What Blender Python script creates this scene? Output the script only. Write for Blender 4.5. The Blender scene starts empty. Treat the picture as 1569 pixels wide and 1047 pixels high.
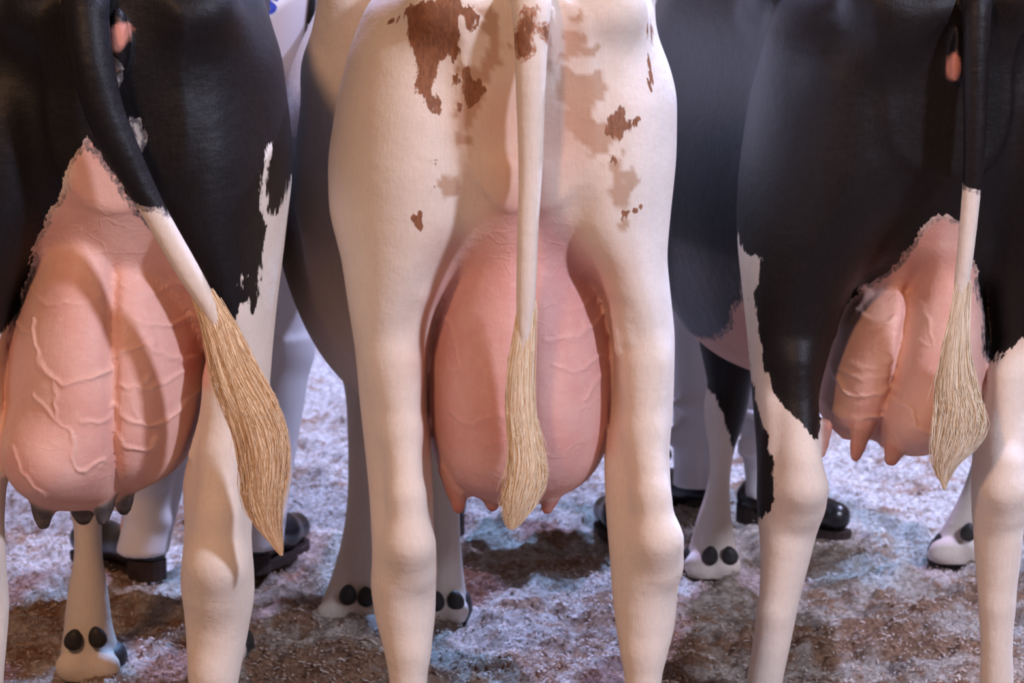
import bpy, bmesh, math, random
import numpy as np
import openvdb as vdb
from mathutils import Vector

random.seed(4)
RNG = np.random.default_rng(7)
scene = bpy.context.scene
COL = scene.collection

# ------------------------------------------------------------------ camera
W, H, F = 1569.0, 1047.0, 4600.0
CAMZ = 1.67
PITCH = math.atan((523.5 + 270.0) / F)
cam_d = bpy.data.cameras.new('camera')
cam = bpy.data.objects.new('camera', cam_d)
COL.objects.link(cam)
cam.location = (0, 0, CAMZ)
cam.rotation_euler = (math.pi / 2 - PITCH, 0, 0)
cam_d.sensor_width = 36.0
cam_d.lens = 36.0 * F / W
cam_d.clip_end = 200
cam_d.dof.use_dof = True
cam_d.dof.focus_distance = 4.75
cam_d.dof.aperture_fstop = 9.0
scene.camera = cam

# ------------------------------------------------------------------ world, lamps, exposure
world = bpy.data.worlds.new('arena_ambient')
scene.world = world
world.use_nodes = True
world.node_tree.nodes['Background'].inputs[0].default_value = (0.76, 0.50, 0.38, 1)
world.node_tree.nodes['Background'].inputs[1].default_value = 0.24


def lamp(name, loc, target, color, power, radius, angle=60, blend=0.5):
    l = bpy.data.lights.new(name, 'SPOT')
    l.color = color
    l.energy = power
    l.shadow_soft_size = radius
    l.spot_size = math.radians(angle)
    l.spot_blend = blend
    o = bpy.data.objects.new(name, l)
    COL.objects.link(o)
    o.location = loc
    o.rotation_euler = (Vector(target) - Vector(loc)).to_track_quat('-Z', 'Y').to_euler()
    return o


lamp('arena_spot_blue', (1.4, 11.0, 8.5), (0.1, 7.7, 0), (0.28, 0.50, 1.0), 7400, 0.10, 56, 0.6)
lamp('arena_spot_violet', (0.5, 10.6, 9.0), (0.1, 7.6, 0), (0.60, 0.52, 1.0), 4300, 0.10, 54, 0.6)
lamp('arena_spot_cyan', (4.4, 7.6, 7.0), (0.4, 6.2, 0), (0.58, 0.62, 1.0), 2900, 0.10, 60)
lamp('arena_spot_key', (4.3, 0.6, 4.6), (0.2, 5.0, 0.8), (0.75, 0.78, 1.0), 1660, 0.25, 60)
lamp('arena_spot_warm', (-2.3, -0.8, 5.2), (-0.1, 5.0, 0.7), (1.0, 0.56, 0.34), 900, 0.4, 60)

scene.view_settings.view_transform = 'Standard'
scene.view_settings.look = 'None'
scene.view_settings.exposure = 0.0
scene.view_settings.gamma = 1.0
scene.view_settings.use_curve_mapping = False

# ------------------------------------------------------------------ geometry helpers
SP, CP = math.sin(PITCH), math.cos(PITCH)


def P(px, py, Y):
    """world point seen at picture position (px, py) at distance Y down the arena"""
    a, b = px - W / 2, H / 2 - py
    dy = F * CP + b * SP
    dz = -F * SP + b * CP
    t = Y / dy
    return np.array((a * t, Y, CAMZ + dz * t))


def floor_at(px, py):
    b = H / 2 - py
    dy, dz = F * CP + b * SP, -F * SP + b * CP
    t = -CAMZ / dz
    return np.array(((px - W / 2) * t, dy * t, 0.0))


def smin(a, b, k):
    h = np.maximum(k - np.abs(a - b), 0) / k
    return np.minimum(a, b) - h * h * k * 0.25


def smooth_table(t, cols, lo, hi, sig, n=600):
    """dense, smoothed 1-D tables"""
    o = np.argsort(t)
    t = np.asarray(t, float)[o]
    g = np.linspace(lo, hi, n)
    step = g[1] - g[0]
    m = max(1, int(3 * sig / step))
    ker = np.exp(-0.5 * (np.arange(-m, m + 1) * step / sig) ** 2)
    ker /= ker.sum()
    out = []
    for c in cols:
        v = np.interp(g, t, np.asarray(c, float)[o])
        v = np.convolve(np.pad(v, m, mode='edge'), ker, mode='valid')
        out.append(v.astype(np.float32))
    return g.astype(np.float32), out


class VLoft:
    """upright loft: elliptic sections stacked in z. rows: (z, x_left, x_right, y_back, y_front)"""
    def __init__(s, rows, sig=0.014, pw=2.0, groove=None):
        z = [r[0] for r in rows]
        s.lo, s.hi = min(z), max(z)
        s.g, (s.xl, s.xr, s.yb, s.yf) = smooth_table(z, [[r[i] for r in rows] for i in (1, 2, 3, 4)], s.lo, s.hi, sig)
        s.pw = pw
        s.groove = groove
        s.box = (s.xl.min(), s.yb.min(), s.lo, s.xr.max(), s.yf.max(), s.hi)

    def f(s, X, Y, Z):
        i = lambda c: np.interp(Z, s.g, c).astype(np.float32)
        xl, xr, yb, yf = i(s.xl), i(s.xr), i(s.yb), i(s.yf)
        cx, rx, cy, ry = (xl + xr) / 2, np.maximum((xr - xl) / 2, 0.004), (yb + yf) / 2, np.maximum((yf - yb) / 2, 0.004)
        u, v = (X - cx) / rx, (Y - cy) / ry
        if s.pw == 2.0:
            k0 = np.sqrt(u * u + v * v) + 1e-5
        else:
            k0 = (np.abs(u) ** s.pw + np.abs(v) ** s.pw) ** (1 / s.pw) + 1e-5
        k1 = np.sqrt((u / rx) ** 2 + (v / ry) ** 2) + 1e-4
        d = k0 * (k0 - 1) / k1
        if s.groove is not None:
            d = d + s.groove(X, Y, Z)
        return np.maximum(d, np.maximum(s.lo - Z, Z - s.hi))


class YLoft:
    """lying loft along y. rows: (y, cx, half_width, z_bottom, z_top)"""
    def __init__(s, rows, sig=0.05, pw=2.3, top=None):
        y = [r[0] for r in rows]
        s.lo, s.hi = min(y), max(y)
        s.g, (s.cx, s.rx, s.zb, s.zt) = smooth_table(y, [[r[i] for r in rows] for i in (1, 2, 3, 4)], s.lo, s.hi, sig)
        s.pw, s.top = pw, top or pw
        s.box = ((s.cx - s.rx).min(), s.lo, s.zb.min(), (s.cx + s.rx).max(), s.hi, s.zt.max())

    def f(s, X, Y, Z):
        i = lambda c: np.interp(Y, s.g, c).astype(np.float32)
        cx, rx, zb, zt = i(s.cx), i(s.rx), i(s.zb), i(s.zt)
        cz, rz = (zb + zt) / 2, np.maximum((zt - zb) / 2, 0.01)
        u, v = np.abs((X - cx) / rx), np.abs((Z - cz) / rz)
        q = (u ** s.pw + v ** s.pw) ** (1 / s.pw)
        if s.top != s.pw:
            q = np.where(Z > cz, (u ** s.top + v ** s.top) ** (1 / s.top), q)
        d = (q - 1) * np.minimum(rx, rz)
        return np.maximum(d, np.maximum(s.lo - Y, Y - s.hi))


class Chain:
    """smooth chain of round cones. pts: (x, y, z, r)"""
    def __init__(s, pts, k=0.01):
        s.p = np.array(pts, float)
        s.k = k
        a = s.p
        s.box = tuple((a[:, :3] - a[:, 3:]).min(0)) + tuple((a[:, :3] + a[:, 3:]).max(0))

    def f(s, X, Y, Z):
        d = None
        for a, b in zip(s.p[:-1], s.p[1:]):
            ba = (b - a).astype(np.float32)
            L2 = float(ba[0] ** 2 + ba[1] ** 2 + ba[2] ** 2) + 1e-9
            px, py, pz = X - np.float32(a[0]), Y - np.float32(a[1]), Z - np.float32(a[2])
            h = np.clip((px * ba[0] + py * ba[1] + pz * ba[2]) / L2, 0, 1)
            e = np.sqrt((px - h * ba[0]) ** 2 + (py - h * ba[1]) ** 2 + (pz - h * ba[2]) ** 2) - (np.float32(a[3]) + h * ba[3])
            d = e if d is None else smin(d, e, s.k)
        return d


class Ball:
    """ellipsoid, (cx,cy,cz), (rx,ry,rz), turned about x and y by rx_, ry_ radians"""
    def __init__(s, c, r, tilt=0.0, roll=0.0):
        s.c, s.r, s.t, s.o = c, r, tilt, roll
        m = max(r)
        s.box = (c[0] - m, c[1] - m, c[2] - m, c[0] + m, c[1] + m, c[2] + m)

    def f(s, X, Y, Z):
        x, y, z = X - np.float32(s.c[0]), Y - np.float32(s.c[1]), Z - np.float32(s.c[2])
        if s.t:
            y, z = y * math.cos(s.t) + z * math.sin(s.t), -y * math.sin(s.t) + z * math.cos(s.t)
        if s.o:
            x, z = x * math.cos(s.o) + z * math.sin(s.o), -x * math.sin(s.o) + z * math.cos(s.o)
        k0 = np.sqrt((x / s.r[0]) ** 2 + (y / s.r[1]) ** 2 + (z / s.r[2]) ** 2) + 1e-5
        k1 = np.sqrt((x / s.r[0] ** 2) ** 2 + (y / s.r[1] ** 2) ** 2 + (z / s.r[2] ** 2) ** 2) + 1e-4
        return k0 * (k0 - 1) / k1


class Field:
    def __init__(s, lo, hi, h):
        s.lo, s.h = np.array(lo, float), h
        s.n = np.ceil((np.array(hi) - s.lo) / h).astype(int) + 1
        s.band = 3 * h
        s.d = np.full(s.n, 1.0, np.float32)
        s.ax = [(s.lo[i] + h * np.arange(s.n[i])).astype(np.float32) for i in range(3)]
        s.prims = []

    def add(s, prim, k=0.02, op='add', kz=None):
        pad = k + 3 * s.h
        sl = []
        for i in range(3):
            a = int(np.floor((prim.box[i] - pad - s.lo[i]) / s.h))
            b = int(np.ceil((prim.box[i + 3] + pad - s.lo[i]) / s.h)) + 1
            a, b = max(a, 0), min(b, int(s.n[i]))
            if a >= b:
                return prim
            sl.append(slice(a, b))
        sl = tuple(sl)
        d = prim.f(s.ax[0][sl[0]][:, None, None], s.ax[1][sl[1]][None, :, None], s.ax[2][sl[2]][None, None, :])
        if kz is not None:                       # blend that changes with height
            k = np.interp(s.ax[2][sl[2]], *kz).astype(np.float32)[None, None, :]
        if op == 'add':
            s.d[sl] = smin(s.d[sl], d, k)
        else:                                    # carve
            s.d[sl] = -smin(-s.d[sl], d, k)
        return prim

    def mesh(s):
        g = vdb.FloatGrid(s.band)
        g.copyFromArray(np.clip(s.d, -s.band, s.band))
        p, q = g.convertToQuads(0.0)
        p = s.lo + np.asarray(p, float) * s.h
        q = np.asarray(q, np.int64)[:, ::-1]
        v = p[q[:2000]]                          # orientation check by signed volume needs all faces
        v = p[q]
        c = p.mean(0)
        vol = np.einsum('ij,ij->i', v[:, 0] - c, np.cross(v[:, 1] - c, v[:, 2] - c)).sum()
        if vol < 0:
            q = q[:, ::-1]
        return p, q


def mesh_from(name, p, q):
    me = bpy.data.meshes.new(name)
    n, m = len(p), len(q)
    k = q.shape[1]
    me.vertices.add(n)
    me.vertices.foreach_set('co', np.asarray(p, np.float32).ravel())
    me.loops.add(m * k)
    me.loops.foreach_set('vertex_index', np.asarray(q, np.int32).ravel())
    me.polygons.add(m)
    me.polygons.foreach_set('loop_start', np.arange(0, m * k, k, dtype=np.int32))
    me.update(calc_edges=True)
    me.polygons.foreach_set('use_smooth', np.ones(m, bool))
    return me


def attr(me, name, vals):
    a = me.attributes.get(name) or me.attributes.new(name, 'FLOAT', 'POINT')
    a.data.foreach_set('value', np.asarray(vals, np.float32))


def link(name, me, mat=None, parent=None, label=None, cat=None, group=None, kind=None):
    o = bpy.data.objects.new(name, me)
    COL.objects.link(o)
    if mat is not None:
        me.materials.clear()
        me.materials.append(mat)
    if parent is not None:
        o.parent = parent
    for key, v in (('label', label), ('category', cat), ('group', group), ('kind', kind)):
        if v:
            o[key] = v
    return o


def poly_sd(x, z, poly):
    """signed distance to polygon in a plane, positive inside"""
    poly = np.asarray(poly, float)
    d = np.full(len(x), 1e9)
    ins = np.zeros(len(x), bool)
    for (ax, az), (bx, bz) in zip(poly, np.roll(poly, -1, 0)):
        ex, ez = bx - ax, bz - az
        wx, wz = x - ax, z - az
        t = np.clip((wx * ex + wz * ez) / (ex * ex + ez * ez + 1e-12), 0, 1)
        d = np.minimum(d, (wx - t * ex) ** 2 + (wz - t * ez) ** 2)
        c = ((az > z) != (bz > z)) & (x < ex * (z - az) / (ez if abs(ez) > 1e-12 else 1e-12) + ax)
        ins ^= c
    d = np.sqrt(d)
    return np.where(ins, d, -d)


def line_d(x, z, pts):
    d = np.full(len(x), 1e9)
    for (ax, az), (bx, bz) in zip(pts[:-1], pts[1:]):
        ex, ez = bx - ax, bz - az
        t = np.clip(((x - ax) * ex + (z - az) * ez) / (ex * ex + ez * ez + 1e-12), 0, 1)
        d = np.minimum(d, (x - ax - t * ex) ** 2 + (z - az - t * ez) ** 2)
    return np.sqrt(d)


def spline(pts, n):
    """Catmull-Rom through pts"""
    p = np.array(pts, float)
    p = np.vstack([2 * p[0] - p[1], p, 2 * p[-1] - p[-2]])
    out = []
    m = len(p) - 3
    for t in np.linspace(0, m - 1e-6, n):
        i = int(t)
        u = t - i
        a, b, c, d = p[i:i + 4]
        out.append(0.5 * (2 * b + (c - a) * u + (2 * a - 5 * b + 4 * c - d) * u * u + (3 * b - a - 3 * c + d) * u ** 3))
    return np.array(out)


# ------------------------------------------------------------------ materials
class NT:
    def __init__(s, name):
        s.m = bpy.data.materials.new(name)
        s.m.use_nodes = True
        s.t = s.m.node_tree
        s.b = s.t.nodes['Principled BSDF']
        s.out = s.t.nodes['Material Output']

    def n(s, kind, **kw):
        o = s.t.nodes.new(kind)
        for k, v in kw.items():
            setattr(o, k, v)
        return o

    def put(s, sock, v):
        if hasattr(v, 'is_linked'):
            s.t.links.new(v, sock)
        elif isinstance(v, tuple) and len(v) == 3 and sock.type == 'RGBA':
            sock.default_value = (*v, 1)
        else:
            sock.default_value = v

    def math(s, op, a, b=0.0, c=0.0, clamp=False):
        o = s.n('ShaderNodeMath', operation=op, use_clamp=clamp)
        s.put(o.inputs[0], a)
        s.put(o.inputs[1], b)
        s.put(o.inputs[2], c)
        return o.outputs[0]

    def mix(s, f, a, b, mode='MIX'):
        o = s.n('ShaderNodeMix', data_type='RGBA', blend_type=mode)
        s.put(o.inputs['Factor'], f)
        s.put(o.inputs[6], a)
        s.put(o.inputs[7], b)
        return o.outputs[2]

    def noise(s, scale, detail=3, rough=0.55, stretch=None, out='Fac'):
        tc = s.n('ShaderNodeTexCoord')
        v = tc.outputs['Object']
        if stretch:
            mp = s.n('ShaderNodeMapping')
            mp.inputs['Scale'].default_value = stretch
            s.put(mp.inputs[0], v)
            v = mp.outputs[0]
        o = s.n('ShaderNodeTexNoise')
        s.put(o.inputs['Vector'], v)
        o.inputs['Scale'].default_value = scale
        o.inputs['Detail'].default_value = detail
        o.inputs['Roughness'].default_value = rough
        return o.outputs[out]

    def attr(s, name):
        return s.n('ShaderNodeAttribute', attribute_name=name).outputs['Fac']

    def step(s, v, lo, hi):
        o = s.n('ShaderNodeMapRange', interpolation_type='SMOOTHSTEP')
        s.put(o.inputs[0], v)
        o.inputs[1].default_value = lo
        o.inputs[2].default_value = hi
        return o.outputs[0]

    def bump(s, h, strength, dist=0.002, normal=None):
        o = s.n('ShaderNodeBump')
        o.inputs['Strength'].default_value = strength
        o.inputs['Distance'].default_value = dist
        s.put(o.inputs['Height'], h)
        if normal is not None:
            s.put(o.inputs['Normal'], normal)
        return o.outputs[0]


def plain(name, col, rough=0.6, var=0.12, scale=30, bump=0.3, bscale=200, spec=0.4, dist=0.002):
    t = NT(name)
    dark = tuple(c * (1 - 2.2 * var) for c in col)
    t.put(t.b.inputs['Base Color'], t.mix(t.noise(scale), dark, tuple(min(1, c * (1 + var)) for c in col)))
    t.b.inputs['Roughness'].default_value = rough
    t.b.inputs['Specular IOR Level'].default_value = spec
    t.put(t.b.inputs['Normal'], t.bump(t.noise(bscale, 4), bump, dist))
    return t.m


def hide_material(name, dark, hair, skin, teat, fringe, edge=1.0):
    t = NT(name)
    sd = t.attr('dark')
    n1 = t.noise(34, 5, 0.65, (1, 1, 0.45))
    n2 = t.noise(170, 3, 0.6, (1, 1, 0.3))
    j = t.math('MULTIPLY_ADD', t.math('SUBTRACT', n1, 0.5), 0.034 * edge, sd)
    j = t.math('MULTIPLY_ADD', t.math('SUBTRACT', n2, 0.5), 0.010 * edge, j)
    black = t.step(j, -0.0012, 0.0012)
    greyz = t.step(j, -0.010, -0.006)
    ud = t.attr('udder')
    big = t.noise(6, 3)
    fine = t.noise(220, 3, 0.6, (1, 1, 0.25))
    haircol = t.mix(t.step(big, 0.3, 0.75), tuple(c * 0.93 for c in hair), hair)
    haircol = t.mix(t.math('MULTIPLY', t.step(fine, 0.35, 0.7), 0.22), haircol, tuple(c * 0.72 for c in hair))
    haircol = t.mix(t.attr('tan'), haircol, tuple(c for c in (0.42, 0.255, 0.155)))
    haircol = t.mix(t.attr('blush'), haircol, (0.60, 0.33, 0.24))
    sk = t.mix(t.step(t.noise(9, 4), 0.35, 0.7), skin, tuple(c * k for c, k in zip(skin, (0.92, 0.80, 0.80))))
    sk = t.mix(t.math('MULTIPLY', t.step(t.noise(60, 4, 0.7), 0.5, 0.75), 0.30), sk, tuple(min(1, c * k) for c, k in zip(skin, (1.12, 1.3, 1.3))))
    sk = t.mix(t.attr('vein'), sk, tuple(min(1, c * k) for c, k in zip(skin, (1.08, 1.15, 1.15))))
    c = t.mix(ud, haircol, sk)
    c = t.mix(t.attr('teat'), c, teat)
    fr = t.math('MULTIPLY', t.math('MULTIPLY', greyz, t.attr('fringe')), t.step(t.noise(120, 3), 0.25, 0.6))
    c = t.mix(fr, c, fringe)
    c = t.mix(black, c, t.mix(t.step(fine, 0.3, 0.7), dark, tuple(x * 1.6 for x in dark)))
    c = t.mix(t.attr('pinkspot'), c, (0.62, 0.27, 0.20))
    t.put(t.b.inputs['Base Color'], c)
    rgh = t.math('MULTIPLY_ADD', black, -0.12, 0.62)
    t.put(t.b.inputs['Roughness'], t.math('MULTIPLY_ADD', ud, -0.12, rgh))
    t.b.inputs['Specular IOR Level'].default_value = 0.24
    t.b.inputs['Subsurface Weight'].default_value = 0.10
    t.b.inputs['Subsurface Radius'].default_value = (0.02, 0.008, 0.005)
    t.b.inputs['Subsurface Scale'].default_value = 0.5
    b1 = t.bump(t.noise(330, 3, 0.6, (1, 1, 0.16)), 0.32, 0.0016)
    b2 = t.bump(t.noise(26, 5, 0.6, (1, 1, 1.6)), 0.30, 0.006, b1)
    thread = t.math('SUBTRACT', 1.0, t.step(t.math('ABSOLUTE', t.math('SUBTRACT', t.noise(15, 2, 0.5, (1, 1, 1.5)), 0.5)), 0.0, 0.035))
    b2 = t.bump(t.math('MULTIPLY', t.math('MULTIPLY', thread, ud), t.step(t.noise(5, 2), 0.42, 0.62)), 0.22, 0.002, b2)
    t.put(t.b.inputs['Normal'], b2)
    return t.m


def hair_material(name, light, dark):
    t = NT(name)
    t.put(t.b.inputs['Base Color'], t.mix(t.attr('tint'), dark, light))
    t.b.inputs['Roughness'].default_value = 0.5
    t.b.inputs['Specular IOR Level'].default_value = 0.35
    return t.m


M_HOOF = plain('dark_horn', (0.035, 0.032, 0.03), 0.55, 0.3, 40, 0.4, 120)
M_WHITE = plain('white_cotton', (0.78, 0.77, 0.80), 0.8, 0.04, 12, 0.35, 500)
M_NAVY = plain('navy_cotton', (0.012, 0.014, 0.022), 0.8, 0.15, 12, 0.35, 500)
M_SKIN = plain('person_skin', (0.62, 0.38, 0.28), 0.5, 0.06, 20, 0.15, 300)
M_HAIRP = plain('brown_hair', (0.06, 0.035, 0.02), 0.6, 0.3, 60, 0.6, 300)
M_BOOT = plain('black_leather', (0.014, 0.014, 0.017), 0.28, 0.25, 30, 0.2, 150, 0.6)
M_SOLE = plain('dark_rubber', (0.035, 0.02, 0.016), 0.75, 0.2, 40, 0.3, 200)
M_STRAP = plain('black_webbing', (0.008, 0.008, 0.01), 0.7, 0.2, 60, 0.4, 600)
M_INK = plain('blue_print', (0.03, 0.06, 0.42), 0.7, 0.05, 60, 0.2, 500)
M_EYE = plain('dark_eye', (0.01, 0.008, 0.006), 0.15, 0.1, 60, 0.0, 100)


# ------------------------------------------------------------------ floor of wood shavings
def vnoise(x, y, f, seed):
    """smooth value noise"""
    r = np.random.default_rng(seed)
    T = r.random((256, 256))
    u, v = x * f, y * f
    i, j = np.floor(u).astype(int), np.floor(v).astype(int)
    a, b = u - i, v - j
    a, b = a * a * (3 - 2 * a), b * b * (3 - 2 * b)
    g = lambda p, q: T[p % 256, q % 256]
    return (g(i, j) * (1 - a) + g(i + 1, j) * a) * (1 - b) + (g(i, j + 1) * (1 - a) + g(i + 1, j + 1) * a) * b


def floor_h(x, y):
    h = 0.045 * (vnoise(x, y, 2.3, 1) - 0.5) + 0.050 * (vnoise(x, y, 6.5, 2) - 0.5)
    h = h + 0.034 * (vnoise(x, y, 16, 3) - 0.5) + 0.022 * (vnoise(x, y, 38, 4) - 0.5) + 0.010 * (vnoise(x, y, 90, 5) - 0.5)
    return h - 0.012


def make_floor():
    xs = np.concatenate([np.linspace(-14, -2.6, 40), np.arange(-2.59, 2.6, 0.0105), np.linspace(2.61, 14, 40)])
    ys = np.concatenate([np.linspace(-3, 5.0, 60), np.arange(5.01, 8.6, 0.0105), 8.6 + np.cumsum(np.linspace(0.012, 0.5, 130))])
    X, Y = np.meshgrid(xs, ys, indexing='ij')
    Z = floor_h(X, Y)
    p = np.stack([X, Y, Z], -1).reshape(-1, 3)
    nx, ny = len(xs), len(ys)
    I = np.arange(nx * ny).reshape(nx, ny)
    q = np.stack([I[:-1, :-1], I[1:, :-1], I[1:, 1:], I[:-1, 1:]], -1).reshape(-1, 4)
    me = mesh_from('floor', p, q)
    me.polygons.foreach_set('use_smooth', np.ones(len(q), bool))
    t = NT('wood_shavings_bed')
    brown_f = t.math('ADD', t.math('MULTIPLY', t.noise(3.2, 5, 0.6), 0.6), t.math('MULTIPLY', t.noise(13, 5, 0.65), 0.4))
    geo = t.n('ShaderNodeSeparateXYZ')
    t.put(geo.inputs[0], t.n('ShaderNodeTexCoord').outputs['Object'])
    near = t.math('MULTIPLY', t.math('SUBTRACT', 6.9, geo.outputs[1]), 0.055, clamp=True)     # more of the brown tone towards the near side
    w = t.step(t.math('ADD', brown_f, t.math('MINIMUM', near, 0.055)), 0.52, 0.60)
    pale = t.mix(t.step(t.noise(70, 5, 0.7), 0.35, 0.65), (0.42, 0.34, 0.28), (0.80, 0.72, 0.64))
    brown_c = t.mix(t.step(t.noise(90, 5, 0.7), 0.35, 0.7), (0.24, 0.13, 0.08), (0.54, 0.32, 0.19))
    specks = t.math('MULTIPLY', t.step(t.noise(24, 5, 0.7), 0.53, 0.64), 0.75)
    pale = t.mix(specks, pale, (0.36, 0.20, 0.115))
    t.put(t.b.inputs['Base Color'], t.mix(w, pale, brown_c))
    t.b.inputs['Roughness'].default_value = 0.85
    t.b.inputs['Specular IOR Level'].default_value = 0.2
    b1 = t.bump(t.noise(110, 6, 0.75), 1.0, 0.014)
    b2 = t.bump(t.noise(420, 4, 0.7), 0.7, 0.004, b1)
    t.put(t.b.inputs['Normal'], b2)
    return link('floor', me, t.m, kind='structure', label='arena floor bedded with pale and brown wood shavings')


def make_chips(n=60000):
    """curled loose chips lying on the bed"""
    r = RNG
    y = 5.6 + 4.2 * r.random(n) ** 1.3
    x = (r.random(n) * 2 - 1) * (0.36 * y * 0.5 + 0.45)
    z = floor_h(x, y) + 0.002
    L, Wd = 0.002 + 0.005 * r.random(n) ** 2.5, 0.0007 + 0.0012 * r.random(n)
    a = r.random(n) * 6.283
    tilt = (r.random(n) - 0.5) * 1.2
    curl = (0.15 + 0.5 * r.random(n)) * L
    P_ = []
    dx, dy = np.cos(a), np.sin(a)
    for s, c in ((-1, 0), (0, 1), (1, 0)):
        for w in (-1, 1):
            P_.append(np.stack([x + dx * s * L - dy * w * Wd, y + dy * s * L + dx * w * Wd,
                                z + c * curl + s * L * np.sin(tilt) + 0.003 + w * Wd * 0.4 * np.cos(a * 3)], -1))
    p = np.stack(P_, 1).reshape(-1, 3)
    b = np.arange(n)[:, None] * 6
    q = np.concatenate([b + np.array([[0, 2, 3, 1]]), b + np.array([[2, 4, 5, 3]])], 0)
    me = mesh_from('loose_wood_shavings', p, q)
    attr(me, 'tint', np.repeat(r.random(n), 6))
    t = NT('loose_shaving_wood')
    t.put(t.b.inputs['Base Color'], t.mix(t.step(t.attr('tint'), 0.2, 0.75), (0.34, 0.22, 0.15), (0.62, 0.53, 0.46)))
    t.b.inputs['Roughness'].default_value = 0.95
    t.b.inputs['Specular IOR Level'].default_value = 0.05
    return link('loose_wood_shavings', me, t.m, label='loose curled wood shavings strewn over the arena floor', cat='wood shavings', kind='stuff')


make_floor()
make_chips()


# ------------------------------------------------------------------ hooves, dewclaws
def ring_mesh(name, rings):
    n = len(rings[0])
    p = np.array([v for r in rings for v in r])
    q = []
    for i in range(len(rings) - 1):
        for j in range(n):
            q.append((i * n + j, i * n + (j + 1) % n, (i + 1) * n + (j + 1) % n, (i + 1) * n + j))
    bm = bmesh.new()
    vs = [bm.verts.new(v) for v in p]
    for f in q:
        bm.faces.new([vs[k] for k in f])
    bm.faces.new(vs[:n][::-1])
    bm.faces.new(vs[-n:])
    bmesh.ops.recalc_face_normals(bm, faces=bm.faces)
    return bm


def make_hoof_mesh():
    me = bpy.data.meshes.new('hoof')
    bm0 = bmesh.new()
    for s in (-1, 1):
        rings = []
        for z, w, y0, y1 in ((-0.03, 0.030, -0.050, 0.085), (0.0, 0.030, -0.050, 0.083), (0.02, 0.029, -0.047, 0.070), (0.042, 0.027, -0.042, 0.052), (0.058, 0.023, -0.03, 0.036), (0.066, 0.014, -0.01, 0.02)):
            r = []
            for k in range(20):
                a = 2 * math.pi * k / 20
                yy = (y0 + y1) / 2 + (y1 - y0) / 2 * math.sin(a)
                taper = 1.0 - 0.45 * max(0, math.sin(a)) ** 2
                r.append((s * 0.033 + w * math.cos(a) * taper - s * 0.006 * max(0, math.sin(a)), yy, z))
            rings.append(r)
        b = ring_mesh('c', rings)
        m = bpy.data.meshes.new('tmp')
        b.to_mesh(m)
        bm0.from_mesh(m)
        bpy.data.meshes.remove(m)
    for f in bm0.faces:
        f.smooth = True
    bm0.to_mesh(me)
    return me


def make_dewclaw_mesh():
    me = bpy.data.meshes.new('dewclaw')
    bm = bmesh.new()
    bmesh.ops.create_icosphere(bm, subdivisions=3, radius=1)
    for v in bm.verts:
        x, y, z = v.co
        k = 1 - 0.22 * z                         # broader and blunter at the lower end
        v.co = (x * 0.0185 * k, y * 0.013 - 0.006 * max(0, -z), z * 0.022)
    for f in bm.faces:
        f.smooth = True
    bm.to_mesh(me)
    return me


HOOF, DEW = make_hoof_mesh(), make_dewclaw_mesh()
HOOF.materials.append(M_HOOF)
DEW.materials.append(M_HOOF)


# ------------------------------------------------------------------ cows
def px_rows(rows, Y0, side=1):
    """(py, x_left, x_right, dy_back, dy_front) -> world rows, read at the limb's middle depth"""
    out = []
    for py, xl, xr, yb, yf in rows:
        Ym = Y0 + yb + 0.35 * (yf - yb)
        a, b = P(xl, py, Ym), P(xr, py, Ym)
        out.append(((a[2] + b[2]) / 2, a[0], b[0], Y0 + yb, Y0 + yf))
    return out


def hoof_at(parent, x, y, rz=0.0, s=1.0):
    o = bpy.data.objects.new('hoof', HOOF)
    COL.objects.link(o)
    o.parent = parent
    o.location = (x, y + 0.012, 0.0)
    o.rotation_euler = (0, 0, rz)
    o.scale = (s * 0.97, s, s * 0.72)
    return o


def dew_at(parent, p, roll=0.0, s=1.0):
    o = bpy.data.objects.new('dewclaw', DEW)
    COL.objects.link(o)
    o.parent = parent
    o.location = p
    o.rotation_euler = (0.15, roll, 0)
    o.scale = (s, s, s)
    return o


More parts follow.
